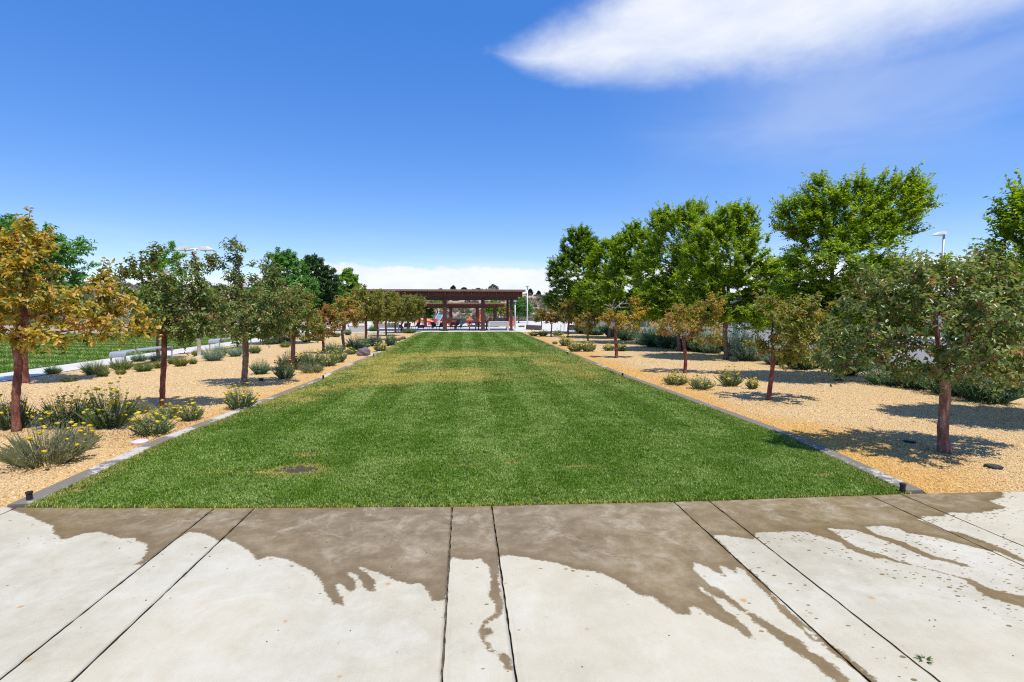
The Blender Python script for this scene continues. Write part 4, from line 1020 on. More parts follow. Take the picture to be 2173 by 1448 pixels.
YL, YR, SL, SR = 'yarrow beside the lawn on the left', 'yarrow beside the lawn on the right', 'low shrubs along the left path', 'shrub hedge beyond the right gravel bed'
Y = [  # left yarrow and lavender
    ('yarrow', 5, 915, 70, 85, 26, 'yarrow clump at the left edge, behind the golden crabapple trunk'),
    ('yarrow', 110, 912, 110, 78, 40, 'wide yarrow clump just right of the golden crabapple trunk'),
    ('yarrow', 208, 915, 95, 95, 46, 'tall dense yarrow with dark flower heads, tallest of the left bed'),
    ('lavender', 62, 996, 150, 95, 14, 'spreading lavender-grey plant with a few yellow heads, nearest on the left'),
    ('lavender', 150, 960, 70, 60, 5, 'grey wispy plant between the nearest clump and the tall yarrow'),
    ('yarrow', 305, 930, 80, 60, 22, 'low leafy yarrow just above the pale round lid'),
    ('yarrow', 395, 896, 48, 42, 14, 'small yarrow to the right of the second crabapple trunk'),
    ('lavender', 283, 880, 50, 30, 0, 'dry lavender tuft left of the second crabapple trunk'),
    ('yarrow', 340, 893, 55, 35, 14, 'yarrow spread around the foot of the second crabapple'),
    ('yarrow', 500, 872, 62, 58, 22, 'silvery open yarrow against the left kerb'),
    ('dark', 545, 796, 36, 30, 0, 'small dark shrub right of the spired crabapple trunk'),
    ('yarrow', 598, 806, 42, 42, 8, 'blue-grey yarrow over a dark mound'),
    ('yarrow', 606, 786, 50, 42, 16, 'yellow-tipped yarrow left of the leaning pink trunk'),
    ('lavender', 655, 793, 48, 24, 0, 'pinkish grey lavender mound nearest the kerb'),
    ('yarrow', 640, 786, 44, 34, 10, 'grey-green yarrow right of the leaning pink trunk'),
    ('yarrow', 655, 776, 52, 34, 40, 'yarrow covered in yellow flowers, brightest on the left'),
    ('yarrow', 690, 779, 46, 34, 16, 'yarrow right of the brightest yellow one'),
    ('lavender', 688, 778, 26, 14, 0, 'low lavender tuft at the kerb side of the yarrow bank'),
    ('yarrow', 714, 771, 36, 36, 18, 'last yarrow of the left bank, towards the kerb'),
    ('dark', 703, 752, 36, 24, 0, 'dark shrub between the orange and the umbrella-shaped crabapples'),
    ('yarrow', 742, 753, 26, 16, 10, 'pale low yarrow left of the boulder'),
    ('dark', 755, 746, 44, 34, 0, 'dark green shrub above the boulder'),
    ('sage', 792, 735, 30, 26, 0, 'blue-grey shrub behind the boulder'),
    ('yarrow', 804, 747, 26, 22, 16, 'compact yellow yarrow right of the boulder'),
    ('dark', 826, 735, 24, 28, 0, 'upright dark shrub right of the compact yellow yarrow'),
    ('lavender', 842, 724, 18, 9, 0, 'small brown tuft near the far left kerb'),
    ('lavender', 855, 721, 11, 9, 0, 'smallest brown tuft near the far left kerb'),
    ('dark', 868, 708, 26, 12, 0, 'green tuft beside the far lawn corner on the left'),
]
for i, (k, px, py, w, h, fl, lab) in enumerate(Y):
    plant({'yarrow': 'yarrow_plant', 'lavender': 'lavender_plant'}.get(k, 'garden_shrub'), lab, k, px, py, w, h, YL, None, int(fl * 1.6), i)
Y = [
    ('yarrow', 1440, 819, 52, 28, 30, 'yellow yarrow at the foot of the thin red crabapple trunk'),
    ('yarrow', 1495, 829, 50, 32, 20, 'grey mounded yarrow, nearest on the right'),
    ('yarrow', 1557, 822, 48, 40, 34, 'tallest yellow yarrow of the near right group'),
    ('yarrow', 1600, 827, 24, 24, 14, 'small yarrow left of the bright red crabapple trunk'),
    ('yarrow', 1222, 747, 34, 26, 30, 'left half of the widest yarrow clump on the right'),
    ('yarrow', 1250, 747, 34, 26, 30, 'right half of the widest yarrow clump on the right'),
    ('yarrow', 1200, 735, 27, 22, 24, 'round yarrow left of the widest clump'),
    ('lavender', 1178, 731, 11, 8, 0, 'tiny grey tuft left of the round yarrow'),
    ('yarrow', 1294, 745, 26, 16, 14, 'yarrow left of the dead-topped crabapple trunk'),
    ('yarrow', 1320, 746, 24, 20, 14, 'yarrow right of the dead-topped crabapple trunk'),
    ('yarrow', 1133, 714, 20, 12, 18, 'yarrow at the left end of the far low bed'),
    ('yarrow', 1153, 714, 20, 14, 18, 'yarrow in the middle of the far low bed'),
    ('yarrow', 1184, 713, 24, 13, 18, 'yarrow at the right end of the far low bed'),
]
for i, (k, px, py, w, h, fl, lab) in enumerate(Y):
    plant({'yarrow': 'yarrow_plant', 'lavender': 'lavender_plant'}[k], lab, k, px, py, w, h, YR, None, int(fl * 1.5), 40 + i)
Y = [
    ('rabbit', 103, 795, 30, 20, None, 'thin grey-green shrub by the path behind the golden crabapple'),
    ('low', 141, 811, 30, 12, None, 'low green plant in the shade of the ash'),
    ('rabbit', 185, 797, 46, 32, None, 'large green shrub by the path, first of the open stretch'),
    ('rabbit', 210, 801, 26, 22, None, 'small green shrub touching the large one by the path'),
    ('rabbit', 246, 787, 44, 28, None, 'olive shrub in front of the path edge'),
    ('low', 252, 796, 20, 16, 'leaf_yellowish', 'small yellowish shrub below the olive one'),
    ('dark', 287, 769, 26, 18, None, 'dark little shrub touching the path'),
    ('rabbit', 295, 790, 38, 24, None, 'rounded olive shrub left of the second crabapple trunk'),
    ('sage', 321, 768, 24, 18, None, 'grey-green shrub at the thin ash trunk'),
    ('rabbit', 332, 783, 26, 20, 'leaf_yellowish', 'yellow-green shrub hidden behind the second crabapple trunk'),
    ('rabbit', 376, 779, 30, 24, 'leaf_yellowish', 'bright yellow-green shrub right of the second crabapple trunk'),
    ('rabbit', 362, 774, 22, 18, None, 'green shrub in front of the nearer long bench'),
    ('rabbit', 405, 774, 18, 16, None, 'small green shrub below the bench leg'),
    ('rabbit', 414, 757, 22, 18, 'leaf_yellowish', 'yellowish shrub behind the bench leg'),
    ('sage', 442, 768, 40, 34, None, 'large blue-grey shrub right of the double lamp post'),
    ('rabbit', 463, 756, 28, 24, 'leaf_yellowish', 'yellowish shrub behind the large blue-grey one'),
    ('sage', 492, 758, 30, 24, None, 'grey-green shrub in front of the farther long bench'),
    ('rabbit', 508, 746, 20, 18, 'leaf_yellowish', 'yellowish shrub left of the spired crabapple trunk'),
    ('rabbit', 536, 751, 26, 20, None, 'olive shrub right of the spired crabapple trunk'),
    ('dark', 568, 732, 26, 16, None, 'dark shrub in the shade of the rounded ash'),
    ('dark', 588, 728, 24, 18, None, 'dark shrub at the foot of the rounded ash'),
    ('rabbit', 602, 738, 22, 12, 'leaf_yellowish', 'bright yellow shrub left of the leaning pink trunk'),
    ('rabbit', 611, 725, 24, 14, None, 'green shrub behind the leaning pink trunk'),
    ('rabbit', 647, 727, 22, 14, None, 'grey-green shrub right of the leaning pink trunk'),
    ('dark', 676, 724, 18, 14, None, 'dark shrub behind the short red trunk'),
    ('rabbit', 665, 724, 14, 9, None, 'little green shrub beside the dark one'),
    ('rabbit', 711, 716, 20, 12, None, 'light green shrub left of the umbrella-shaped crabapple'),
    ('dark', 736, 712, 14, 14, None, 'dark round shrub by the grey end wall'),
    ('dark', 789, 704, 16, 15, 'leaf_ash', 'green shrub left of the left white bench'),
]
for i, (k, px, py, w, h, lf, lab) in enumerate(Y):
    plant('low_shrub', lab, k, px, py, w, h, SL, lf, 0, 80 + i)
Y = [
    ('dark', 1240, 709, 30, 20, None, 'dark shrub at the far end of the right hedge'),
    ('dark', 1268, 712, 36, 24, None, 'dark shrub in the hedge left of the light green elm trunk'),
    ('dark', 1305, 716, 34, 26, None, 'dark shrub in the hedge right of the light green elm trunk'),
    ('dark', 1335, 724, 36, 28, None, 'dark shrub left of the rounded elm trunk'),
    ('sage', 1378, 734, 36, 34, None, 'grey-green shrub right of the rounded elm trunk'),
    ('dark', 1400, 738, 50, 38, None, 'broad dark shrub in the middle of the hedge'),
    ('dark', 1425, 741, 36, 34, None, 'dark shrub left of the tall narrow elm trunk'),
    ('dark', 1470, 745, 48, 36, None, 'dark shrub right of the tall narrow elm trunk'),
    ('dark', 1497, 749, 40, 36, None, 'dark shrub next to the silvery one in the hedge'),
    ('sage', 1522, 752, 42, 38, None, 'silvery shrub left of the bare tan elm trunk'),
    ('sage', 1510, 738, 40, 36, None, 'tall grey shrub behind the silvery one'),
    ('dark', 1572, 757, 48, 46, None, 'dark feathery shrub right of the bare tan elm trunk'),
    ('sage', 1605, 769, 52, 48, None, 'large light grey-green shrub beside the dark feathery one'),
    ('sage', 1660, 777, 42, 42, None, 'pale green shrub right of the bright red crabapple trunk'),
    ('dark', 1718, 787, 58, 50, None, 'dark shrub left of the tallest elm trunk'),
    ('sage', 1690, 772, 40, 40, None, 'grey-green shrub behind the dark one near the tallest elm'),
    ('dark', 1815, 800, 46, 34, None, 'dark low shrub right of the tallest elm trunk'),
    ('sage', 1765, 785, 46, 44, None, 'grey-green shrub behind the tallest elm trunk'),
    ('sage', 1850, 790, 54, 44, None, 'grey-green shrub seen under the nearest crabapple crown'),
    ('dark', 1905, 822, 60, 36, None, 'spreading dark shrub under the nearest crabapple crown'),
    ('dark', 1970, 830, 60, 50, None, 'dark shrub behind the thick flaky trunk'),
    ('dark', 2055, 845, 75, 60, None, 'dark shrub right of the thick flaky trunk'),
    ('dark', 2140, 862, 90, 75, None, 'large dark shrub at the right edge'),
]
for i, (k, px, py, w, h, lf, lab) in enumerate(Y):
    plant('hedge_shrub', lab, k, px, py, w * 1.3, h * 1.22, SR, lf, 0, 120 + i)

# boulder
r = np.random.default_rng(5)
b = G(770, 756); s = SZ(b)
import bmesh
bm = bmesh.new(); bmesh.ops.create_icosphere(bm, subdivisions=3, radius=1.0)
for v in bm.verts:
    p = np.array(v.co); k = 1 + .16 * math.sin(p[0] * 3 + 1) * math.sin(p[1] * 4) + .09 * math.sin(p[2] * 7 + p[0] * 5) + r.normal(0, .015)
    v.co = Vector(p * k * np.array([14 * s, 9 * s, 11 * s]) + np.array([0, 0, 6 * s]))
me = bpy.data.meshes.new('boulder'); bm.to_mesh(me); bm.free()
o = link('boulder', me, M['stone'], None, (b[0], b[1] + .2, 0)); tag(o, 'rounded purple-grey boulder among the left yarrow', 'boulder')

# ------------------------------------------------------------------ small fittings in the ground
def popup(px, py, hpx, lab, group='pop-up sprinklers at the lawn kerbs'):
    b = G(px, py); s = SZ(b); h = hpx * s; rr = max(.016, .0225)
    t = thing('sprinkler', lab, 'sprinkler', tuple(b), 0, group)
    MB().tube([(0, 0, -.02), (0, 0, h * .8)], [rr, rr * .95], 12).build('body', M['black'], t)
    MB().tube([(0, 0, h * .8), (0, 0, h * .82), (0, 0, h * .97), (0, 0, h)], [rr * .8, rr * 1.15, rr * 1.15, rr * .9], 12).build('cap', M['black'], t)
    return t


for px, py, h, lab in ((63, 1066, 24, 'black sprinkler at the near left corner of the lawn'), (1915, 1047, 22, 'black sprinkler at the near right corner of the lawn'), (686, 806, 9, 'black sprinkler on the left kerb level with the blue-grey yarrow'), (793, 758, 6, 'small black sprinkler on the left kerb beside the boulder'),
                       (843, 733, 5, 'tiny black sprinkler on the far left kerb'), (1321, 800, 8, 'black sprinkler on the right kerb, second from the front'), (1204, 753, 6, 'small black sprinkler on the right kerb below the round yarrow'), (1151, 729, 5, 'tiny black sprinkler on the far right kerb')):
    popup(px, py, h, lab)


def disc(name, px, py, wpx, hgt, mat, lab, cat, rim=None):
    b = G(px, py); R = wpx * SZ(b) / 2
    t = thing(name, lab, cat, tuple(b))
    MB().tube([(0, 0, -.02), (0, 0, hgt * .7), (0, 0, hgt)], [R * .9, R, R * .94], 24).build('lid', mat, t, smooth=False)
    MB().tube([(0, 0, hgt), (0, 0, hgt + .006)], [R * .80, R * .76], 24).build('cap', rim or mat, t)


disc('valve_lid', 297, 941, 32, .03, M['lid'], 'pale pink round valve lid beside the left kerb', 'valve lid')
disc('valve_lid', 1466, 850, 16, .012, M['lid'], 'small flat pink lid beside the right kerb', 'valve lid')
disc('ground_light', 1930, 939, 22, .025, M['black'], 'black round ground light in the crabapple shade, left of the thick trunk', 'ground light', M['charcoal'])
disc('ground_light', 2108, 993, 32, .022, M['black'], 'black round ground light in the shade, right of the thick trunk', 'ground light', M['charcoal'])
disc('ground_light', 554, 808, 10, .05, M['black'], 'black ground light in the shade of the spired crabapple', 'ground light', M['charcoal'])


def weed(px, py, R, lab, seed):
    r = np.random.default_rng(seed); n = 26; a = r.uniform(0, 6.28, n)
    b = G(px, py); s = R * SZ(b)
    P = np.stack([np.cos(a) * s * .15, np.sin(a) * s * .15 * 1, np.zeros(n)], 1); D = np.stack([np.cos(a) * .8, np.sin(a) * .8, r.uniform(.15, .9, n)], 1)
    V, F, T = leaves(P, D, np.tile([0, 0, 1.0], (n, 1)) + r.normal(0, .2, (n, 3)), s * r.uniform(.6, 1.2, n), s * .16 * np.ones(n), r.uniform(0, 1, n), .1, True, .2)
    tag(link('weed', mesh_np('weed', V, [F], False, {'tint': T}), M['grass_weed'], None, (b[0], b[1], .0)), lab, 'weed', 'weeds in the pavement joints')


weed(1962, 1404, 17, 'green weed growing in the pavement joint at the lower right', 1)
weed(443, 1092, 8, 'tiny weed in the pavement joint near the lawn on the left', 2)
# fallen leaves and crumbs
r = np.random.default_rng(77); n = 110
x = r.uniform(-4.5, 4.6, n); y = r.uniform(2.0, 4.3, n); k = y < YF(x) - .02; x, y = x[k], y[k]; n = len(x)
P = np.stack([x, y, np.full(n, .008)], 1); D = np.stack([r.normal(size=n), r.normal(size=n), r.uniform(0, .25, n)], 1)
V, F, T = leaves(P, D, np.tile([0, 0, 1.0], (n, 1)) + r.normal(0, .15, (n, 3)), r.uniform(.004, .016, n), r.uniform(.002, .008, n), r.uniform(0, .6, n), .2, True, .1)
tag(link('litter', mesh_np('litter', V, [F], False, {'tint': T}), M['leaf_dry']), 'tiny brown leaf crumbs on the pavement', kind='stuff')


# ------------------------------------------------------------------ benches, lamps and poles on the left
def long_bench(x, y0, y1, lab):
    t = thing('long_bench', lab, 'bench', (x, y0, 0), 0, 'long metal benches by the left path'); L = y1 - y0
    w, H_ = .42, .45
    prof = [(-.02, H_ - .11), (0.0, H_ - .04), (.05, H_), (L - .05, H_), (L, H_ - .04), (L + .02, H_ - .11)]
    V = []
    for yy, z in prof: V += [(-w / 2, yy, z), (w / 2, yy, z), (-w / 2, yy, z - .035), (w / 2, yy, z - .035)]
    f = [(0, 2, 3, 1), (20, 21, 23, 22)]
    for i in range(5):
        a = 4 * i; f += [(a, a + 1, a + 5, a + 4), (a + 2, a + 6, a + 7, a + 3), (a, a + 4, a + 6, a + 2), (a + 1, a + 3, a + 7, a + 5)]
    MB().add(V, f).build('seat', M['grey_metal'], t)
    for yy in (.02, L - .02):
        for x_ in (-w / 2 + .03, w / 2 - .03):
            MB().tube([(x_, yy, 0), (x_, yy, H_ - .06)], .022, 8).build('leg', M['grey_metal'], t)


long_bench(-9.35, 14.9, 17.2, 'nearer long grey metal bench with curved ends, left of the double lamp')
long_bench(-9.55, 20.8, 23.8, 'farther long grey metal bench with curved ends, right of the double lamp')

b = G(423, 757); s = SZ(b)
t = thing('lamp_post', 'white lamp post with two flat heads above the left crabapples', 'lamp post', tuple(b), -PS)
hL = float(AT(423, 528, b)[2])
MB().tube([(0, 0, 0), (0, 0, .02)], [.12, .12], 16).build('base_plate', M['white_metal'], t)
MB().tube([(0, 0, .02), (0, 0, hL - .1), (0, 0, hL + .02)], [.058, .045, .045], 14).build('pole', M['white_metal'], t, smooth=True)
MB().tube([(-.16, 0, hL - .02), (.16, 0, hL - .02)], .028, 8).build('arm', M['white_metal'], t)
for sg in (-1, 1):
    mb = MB(); x0, x1 = .15, .60
    V = [(sg * x0, -.11, hL - .06), (sg * x0, .11, hL - .06), (sg * (x1 - .1), .12, hL - .06), (sg * (x1 - .1), -.12, hL - .06), (sg * x0, -.1, hL + .07), (sg * x0, .1, hL + .07), (sg * (x0 + .24), .1, hL + .075), (sg * (x0 + .24), -.1, hL + .075), (sg * x1, -.10, hL - .035), (sg * x1, .10, hL - .035)]
    f = [(0, 1, 2, 3), (4, 7, 6, 5), (0, 4, 5, 1), (6, 7, 8, 9), (3, 2, 9, 8), (0, 3, 8, 7, 4), (1, 5, 6, 9, 2)]
    hd = mb.add(V, f).build('lamp_head', M['white_metal'], t)
    MB().box(min(sg * (x0 + .06), sg * (x1 - .12)), max(sg * (x0 + .06), sg * (x1 - .12)), -.08, .08, hL - .072, hL - .063).build('lens', M['lens'], hd)

# street lamp beyond the road
b = np.array([24.6, 26.0, 0]); hS = float(AT(1998, 497, b)[2])
bx = AT(1998, 600, b); b = np.array([bx[0], bx[1], 0.0])
t = thing('street_lamp', 'tall grey street lamp with a single flat head beyond the road', 'street lamp', tuple(b), -PS)
MB().tube([(0, 0, 0), (0, 0, .3), (0, 0, hS)], [.11, .085, .055], 12).build('pole', M['grey_metal'], t, smooth=True)
V = [(.06, -.14, hS - .02), (.06, .14, hS - .02), (-.5, .13, hS - .06), (-.5, -.13, hS - .06), (.06, -.12, hS + .12), (.06, .12, hS + .12), (-.25, .12, hS + .12), (-.25, -.12, hS + .12), (-.66, -.09, hS - .05), (-.66, .09, hS - .05)]
hd = MB().add(V, [(3, 2, 1, 0), (4, 5, 6, 7), (1, 5, 4, 0), (7, 6, 9, 8), (8, 9, 2, 3), (4, 7, 8, 3, 0), (2, 9, 6, 5, 1)]).build('lamp_head', M['white_metal'], t)
MB().box(-.48, -.05, -.09, .09, hS - .075, hS - .062).build('lens', M['lens'], hd)

for px, py, top_, lab in ((1119, 695, 609, 'slim white light pole with a round top right of the pavilion roof'), (1093, 698, 640, 'slim white light pole under the right end of the pavilion roof'), (1060, 684, 641, 'white light pole seen far behind the pavilion')):
    b = G(px, py); h = float(AT(px, top_, b)[2])
    t = thing('light_pole', lab, 'light pole', tuple(b), 0, 'slim light poles by the pavilion')
    MB().tube([(0, 0, 0), (0, 0, h)], [.06, .045], 10).build('pole', M['white_metal'], t, smooth=True)
    MB().tube([(0, 0, h - .03), (0, 0, h), (0, 0, h + .07), (0, 0, h + .10)], [.05, .16, .14, .03], 12).build('lamp_head', M['grey_metal'], t)

# ------------------------------------------------------------------ pavilions
def pavilion(lab, yfr, depth_, xr0, xr1, ztop, posts, hb, seed):
    """posts: list of (x, y offset, half width); ztop = roof top; hb = heights of fascia and beams"""
    t = thing('pavilion', lab, 'pavilion', (0, yfr, 0), 0, 'pavilions'); f_h, b_h, lb = hb
    rf = MB().box(xr0, xr1, -.55, depth_ + .55, ztop - f_h, ztop, .008).build('roof', M['brown_light'], t)
    zb = ztop - f_h
    for yy in (0, depth_):
        MB().box(xr0 + .18, xr1 - .18, yy - .06, yy + .06, zb - b_h, zb - .001).build('upper_beam', M['brown'], t)
        MB().box(xr0 + .6, xr1 - .6, yy - .09, yy + .09, zb - b_h - lb, zb - b_h - .002).build('lower_beam', M['brown_dark'], t)
    x = xr0 + .35; first = None
    while x < xr1 - .1:
        if first is None:
            ra = MB().box(-.025, .025, -.50, depth_ + .50, -b_h * .55, -.002).build('rafter', M['brown'], t, (x, 0, zb)); first = ra
        else:
            ra = first.copy(); COL.objects.link(ra); ra.parent = t; ra.location = (x, 0, zb)
        x += .62
    for (px_, py_, hw) in posts:
        po = MB().box(px_ - hw, px_ + hw, py_ - hw, py_ + hw, .02, zb - b_h - lb + .02, .006).build('post', M['brown_dark'], t)
        MB().box(px_ - hw * 1.7, px_ + hw * 1.7, py_ - hw * 1.7, py_ + hw * 1.7, .016, .035).build('base_plate', M['charcoal'], po)
    return t


def wx(px, Yd):
    d = ray(px, 700.0); return float(d[0] / d[1] * Yd)


def wz(px, py, Yd):
    d = ray(px, py); return CAM_H + float(d[2] / d[1] * Yd)


YA, YB = 38.6, 46.5
zt = wz(1000, 615, YA)
pavilion('large brown steel pavilion with a long flat roof at the end of the lawn', YA, 3.0, wx(770, YA - .5), wx(1115, YA - .5), zt,
         [(wx(944, YA), 0, .15), (wx(1025, YA), 0, .13), (wx(1085, YA), 0, .09), (wx(866, YA), 0, .09), (wx(798, YA), 0, .12), (wx(1077, YA + 3.0), 3.0, .09), (wx(946, YA + 3.0), 3.0, .08), (wx(1023, YA + 3.0), 3.0, .08)],
         (.15, .40, .17), 1)
zt2 = wz(985, 643, YB)
pavilion('smaller brown pavilion seen through the posts of the large one', YB, 2.2, wx(898, YB), wx(1072, YB), zt2,
         [(wx(897.5, YB) + .15, 0, .10), (wx(957, YB), 0, .14), (wx(1013, YB), 0, .14), (wx(1052, YB), 0, .09), (wx(903, YB + 2.2), 2.2, .12), (wx(1049, YB + 2.2), 2.2, .09)], (.12, .26, .08), 2)


def park_bench(px0, px1, pyb, pyt, lab):
    b = G((px0 + px1) / 2, pyb); s = SZ(b); w = (px1 - px0) * s; h = (pyb - pyt) * s
    t = thing('park_bench', lab, 'bench', tuple(b), 0, 'white benches facing away at the plaza edge')
    MB().box(-w / 2, w / 2, .0, .42, h * .50, h * .50 + .05, .008).build('seat', M['white_metal'], t)
    bk = MB().box(-w / 2 + .05, w / 2 - .05, -.045, -.015, h * .56, h * .95, .004).build('backrest', M['grey_panel'], t)
    fr = MB(); fr.box(-w / 2, w / 2, -.055, -.005, h * .95 + .001, h + .02, .006).build('top_rail', M['white_metal'], t)
    for sg in (-1, 1):
        x = sg * (w / 2 - .025)
        MB().box(x - .028, x + .028, -.06, -.002, .016, h * .95, .004).build('leg', M['white_metal'], t)
        MB().box(x - .028, x + .028, .36, .41, .016, h * .499, .004).build('leg', M['white_metal'], t)


park_bench(1037, 1079, 703.5, 683, 'white bench with a grey back in front of the right pavilion posts')
park_bench(802, 846, 706, 686, 'white bench with a grey back behind the left row of crabapples')


def seat_chair(px, py, hpx, rz, lab, mat='charcoal'):
    b = G(px, py); s = SZ(b); h = hpx * s
    t = thing('cafe_chair', lab, 'chair', tuple(b + np.array([0, 0, .016])), rz, 'dark chairs under the pavilion')
    w = .24
    MB().box(-w, w, -.2, .2, h * .45, h * .49, .008).build('seat', M[mat], t)
    MB().add([(-w, -.2, h * .50), (w, -.2, h * .50), (w, -.38, h), (-w, -.38, h), (-w, -.23, h * .49), (w, -.23, h * .49), (w, -.41, h * .99), (-w, -.41, h * .99)], [(0, 1, 2, 3), (7, 6, 5, 4), (0, 4, 5, 1), (2, 6, 7, 3), (1, 5, 6, 2), (3, 7, 4, 0)]).build('backrest', M[mat], t)
    for x in (-w + .03, w - .03):
        for y in (-.17, .17):
            MB().tube([(x * 1.05, y * 1.1, 0), (x, y, h * .45)], .014, 6).build('leg', M['charcoal'], t)


for px, py, h, rz, lab in ((880, 701, 17, 1.2, 'dark tilted chair left of the paired pavilion posts'), (893, 702, 12, .2, 'low dark chair at the paired pavilion posts'), (914, 701, 13, 1.3, 'dark chair below the climbing ramp, left one'), (926, 701, 17, -.8, 'dark chair in front of the climbing ramp'), (937, 701, 15, .3, 'grey chair left of the thick pavilion post'), (963, 700, 16, 1.2, 'dark chair right of the thick pavilion post'),
                           (971, 699, 10, 1.2, 'small blue-grey chair in the open middle of the pavilion'), (855, 704, 15, -.6, 'dark chair at the left bench end'), (862, 703, 17, .4, 'dark chair just right of the left bench')):
    seat_chair(px, py, h, rz, lab)


def picnic(px, py, wpx, lab):
    b = G(px, py); s = SZ(b); w = wpx * s
    t = thing('picnic_table', lab, 'table', tuple(b + np.array([0, 0, .016])), 0, 'dark picnic tables under the pavilion')
    MB().box(-w / 2, w / 2, -.38, .38, .60, .64, .006).build('tabletop', M['charcoal'], t)
    for y in (-.62, .62):
        MB().box(-w / 2, w / 2, y - .13, y + .13, .36, .40, .006).build('seat', M['charcoal'], t)
    for x in (-w * .32, w * .32):
        MB().tube([(x, -.6, 0), (x, -.2, .599)], .03, 6).build('leg', M['charcoal'], t)
        MB().tube([(x, .6, 0), (x, .2, .599)], .03, 6).build('leg', M['charcoal'], t)


picnic(1003, 702, 20, 'dark picnic table left of the slim pavilion post')
picnic(1024, 701.5, 26, 'dark picnic table behind the slim pavilion post')
MBt = MB()

# ------------------------------------------------------------------ playground behind the pavilions
YP = 52.0
t = thing('climbing_ramp', 'blue climbing ramp with pale blue side rails in the playground', 'climbing ramp', (wx(927, YP), YP, 0), 0)
z0, z1 = .25, wz(930, 668, YP)
x0, x1 = wx(919, YP) - wx(927, YP), wx(928, YP) - wx(927, YP); xo = .45
MB().add([(x0, 0, z0), (x1 + .1, 0, z0), (x1 + xo + .1, 1.0, z1), (x0 + xo, 1.0, z1), (x0, .05, z0 - .04), (x1 + .1, .05, z0 - .04), (x1 + xo + .1, 1.05, z1 - .04), (x0 + xo, 1.05, z1 - .04)], [(0, 1, 2, 3), (7, 6, 5, 4), (0, 4, 5, 1), (2, 6, 7, 3), (1, 5, 6, 2), (3, 7, 4, 0)]).build('ramp', M['blue'], t)
for q in (x0 - .02, x1 + .12):
    MB().tube([(q, -.02, .0), (q, -.02, z0 + .05), (q + xo, .98, z1 + .05), (q + xo + .12, 1.2, z1 + .25)], .035, 6).build('side_rail', M['light_blue'], t)
for i in range(5):
    u = .15 + i * .17
    MB().tube([(x0 + xo * u, u - .03, z0 + (z1 - z0) * u), (x1 + .1 + xo * u, u - .03, z0 + (z1 - z0) * u)], .02, 6).build('rung', M['light_blue'], t)
t = thing('play_structure', 'low orange and red play structure left of the climbing ramp', 'play structure', (wx(898, YP), YP, 0), 0)
zt_ = wz(898, 679, YP)
for i, px in enumerate((880, 888, 896, 905, 914)):
    x = wx(px, YP) - wx(898, YP)
    MB().tube([(x, 0, 0), (x, 0, zt_ + (.35 if i % 2 else .1))], .05, 8).build('post', M['red'], t)
MB().box(wx(883, YP) - wx(898, YP), wx(915, YP) - wx(898, YP), -.05, .05, zt_ * .55, zt_ * .95, .02).build('panel', M['orange'], t)
MB().box(wx(880, YP) - wx(898, YP), wx(916, YP) - wx(898, YP), .0, .9, zt_ * .42, zt_ * .47, .01).build('deck', M['red'], t)
V = [(wx(892, YP) - wx(898, YP), -.1, zt_ + .05), (wx(918, YP) - wx(898, YP), -.1, zt_ - .15), (wx(918, YP) - wx(898, YP), .9, zt_ - .15), (wx(892, YP) - wx(898, YP), .9, zt_ + .05), (wx(905, YP) - wx(898, YP), .4, zt_ + .5)]
MB().add(V, [(0, 1, 4), (1, 2, 4), (2, 3, 4), (3, 0, 4), (3, 2, 1, 0)]).build('roof', M['orange'], t)
t = thing('play_wall', 'low coral red play wall right of the climbing ramp', 'play wall', (wx(948, YP), YP, 0), 0)
hp = wz(948, 683, YP)
for px in (934, 943, 952, 961): MB().tube([(wx(px, YP) - wx(948, YP), 0, 0), (wx(px, YP) - wx(948, YP), 0, hp + .1)], .045, 8).build('post', M['red'], t)
for a, c_ in ((935, 942.3), (943.8, 951.3), (952.8, 960.3)): MB().box(wx(a, YP) - wx(948, YP), wx(c_, YP) - wx(948, YP), -.03, .03, .1, hp, .01).build('panel', M['orange'], t)
t = thing('spiral_climber', 'tall orange-red twisted climber beside the slim pavilion post', 'climber', (wx(1018, YP), YP, 0), 0)
zt_ = wz(1018, 664, YP)
sp_ = [(.38 * math.cos(a * 1.0) * (1 - .35 * a / 7), .38 * math.sin(a), zt_ * a / 7.0) for a in np.linspace(0, 7, 26)]
MB().tube(sp_, .085, 6).build('spiral', M['red'], t)
MB().tube([(0, 0, 0), (0, 0, zt_ + .1)], .06, 8).build('pole', M['red'], t)
MB().box(-.75, -.45, -.05, .05, zt_ * .35, zt_ * .85, .02).build('panel', M['charcoal'], t)
MB().add([(-.1, -.06, zt_ * .35), (.45, -.06, zt_ * .45), (.5, -.06, zt_ * .95), (.1, -.06, zt_ * .9), (-.1, .02, zt_ * .35), (.45, .02, zt_ * .45), (.5, .02, zt_ * .95), (.1, .02, zt_ * .9)], [(0, 1, 2, 3), (7, 6, 5, 4), (0, 4, 5, 1), (1, 5, 6, 2), (2, 6, 7, 3), (3, 7, 4, 0)]).build('panel', M['orange'], t)
t = thing('playhouse', 'small red playhouse with a pitched top in the playground', 'playhouse', (wx(997, YP), YP, 0), 0)
w = (wx(1001, YP) - wx(993, YP)) / 2; zt_ = wz(997, 680, YP)
for x in (-w, w):
    for y in (0, .8): MB().box(x - .06, x + .06, y - .06, y + .06, 0, zt_ - .002).build('post', M['red'], t)
MB().add([(-w - .2, -.15, zt_), (w + .2, -.15, zt_), (w + .2, .95, zt_), (-w - .2, .95, zt_), (0, -.15, zt_ + .35), (0, .95, zt_ + .35)], [(0, 1, 4), (1, 2, 5, 4), (2, 3, 5), (3, 0, 4, 5), (3, 2, 1, 0)]).build('roof', M['orange'], t)
MB().box(-w + .06, w - .06, -.03, .03, .1, zt_ * .45).build('panel', M['red'], t)
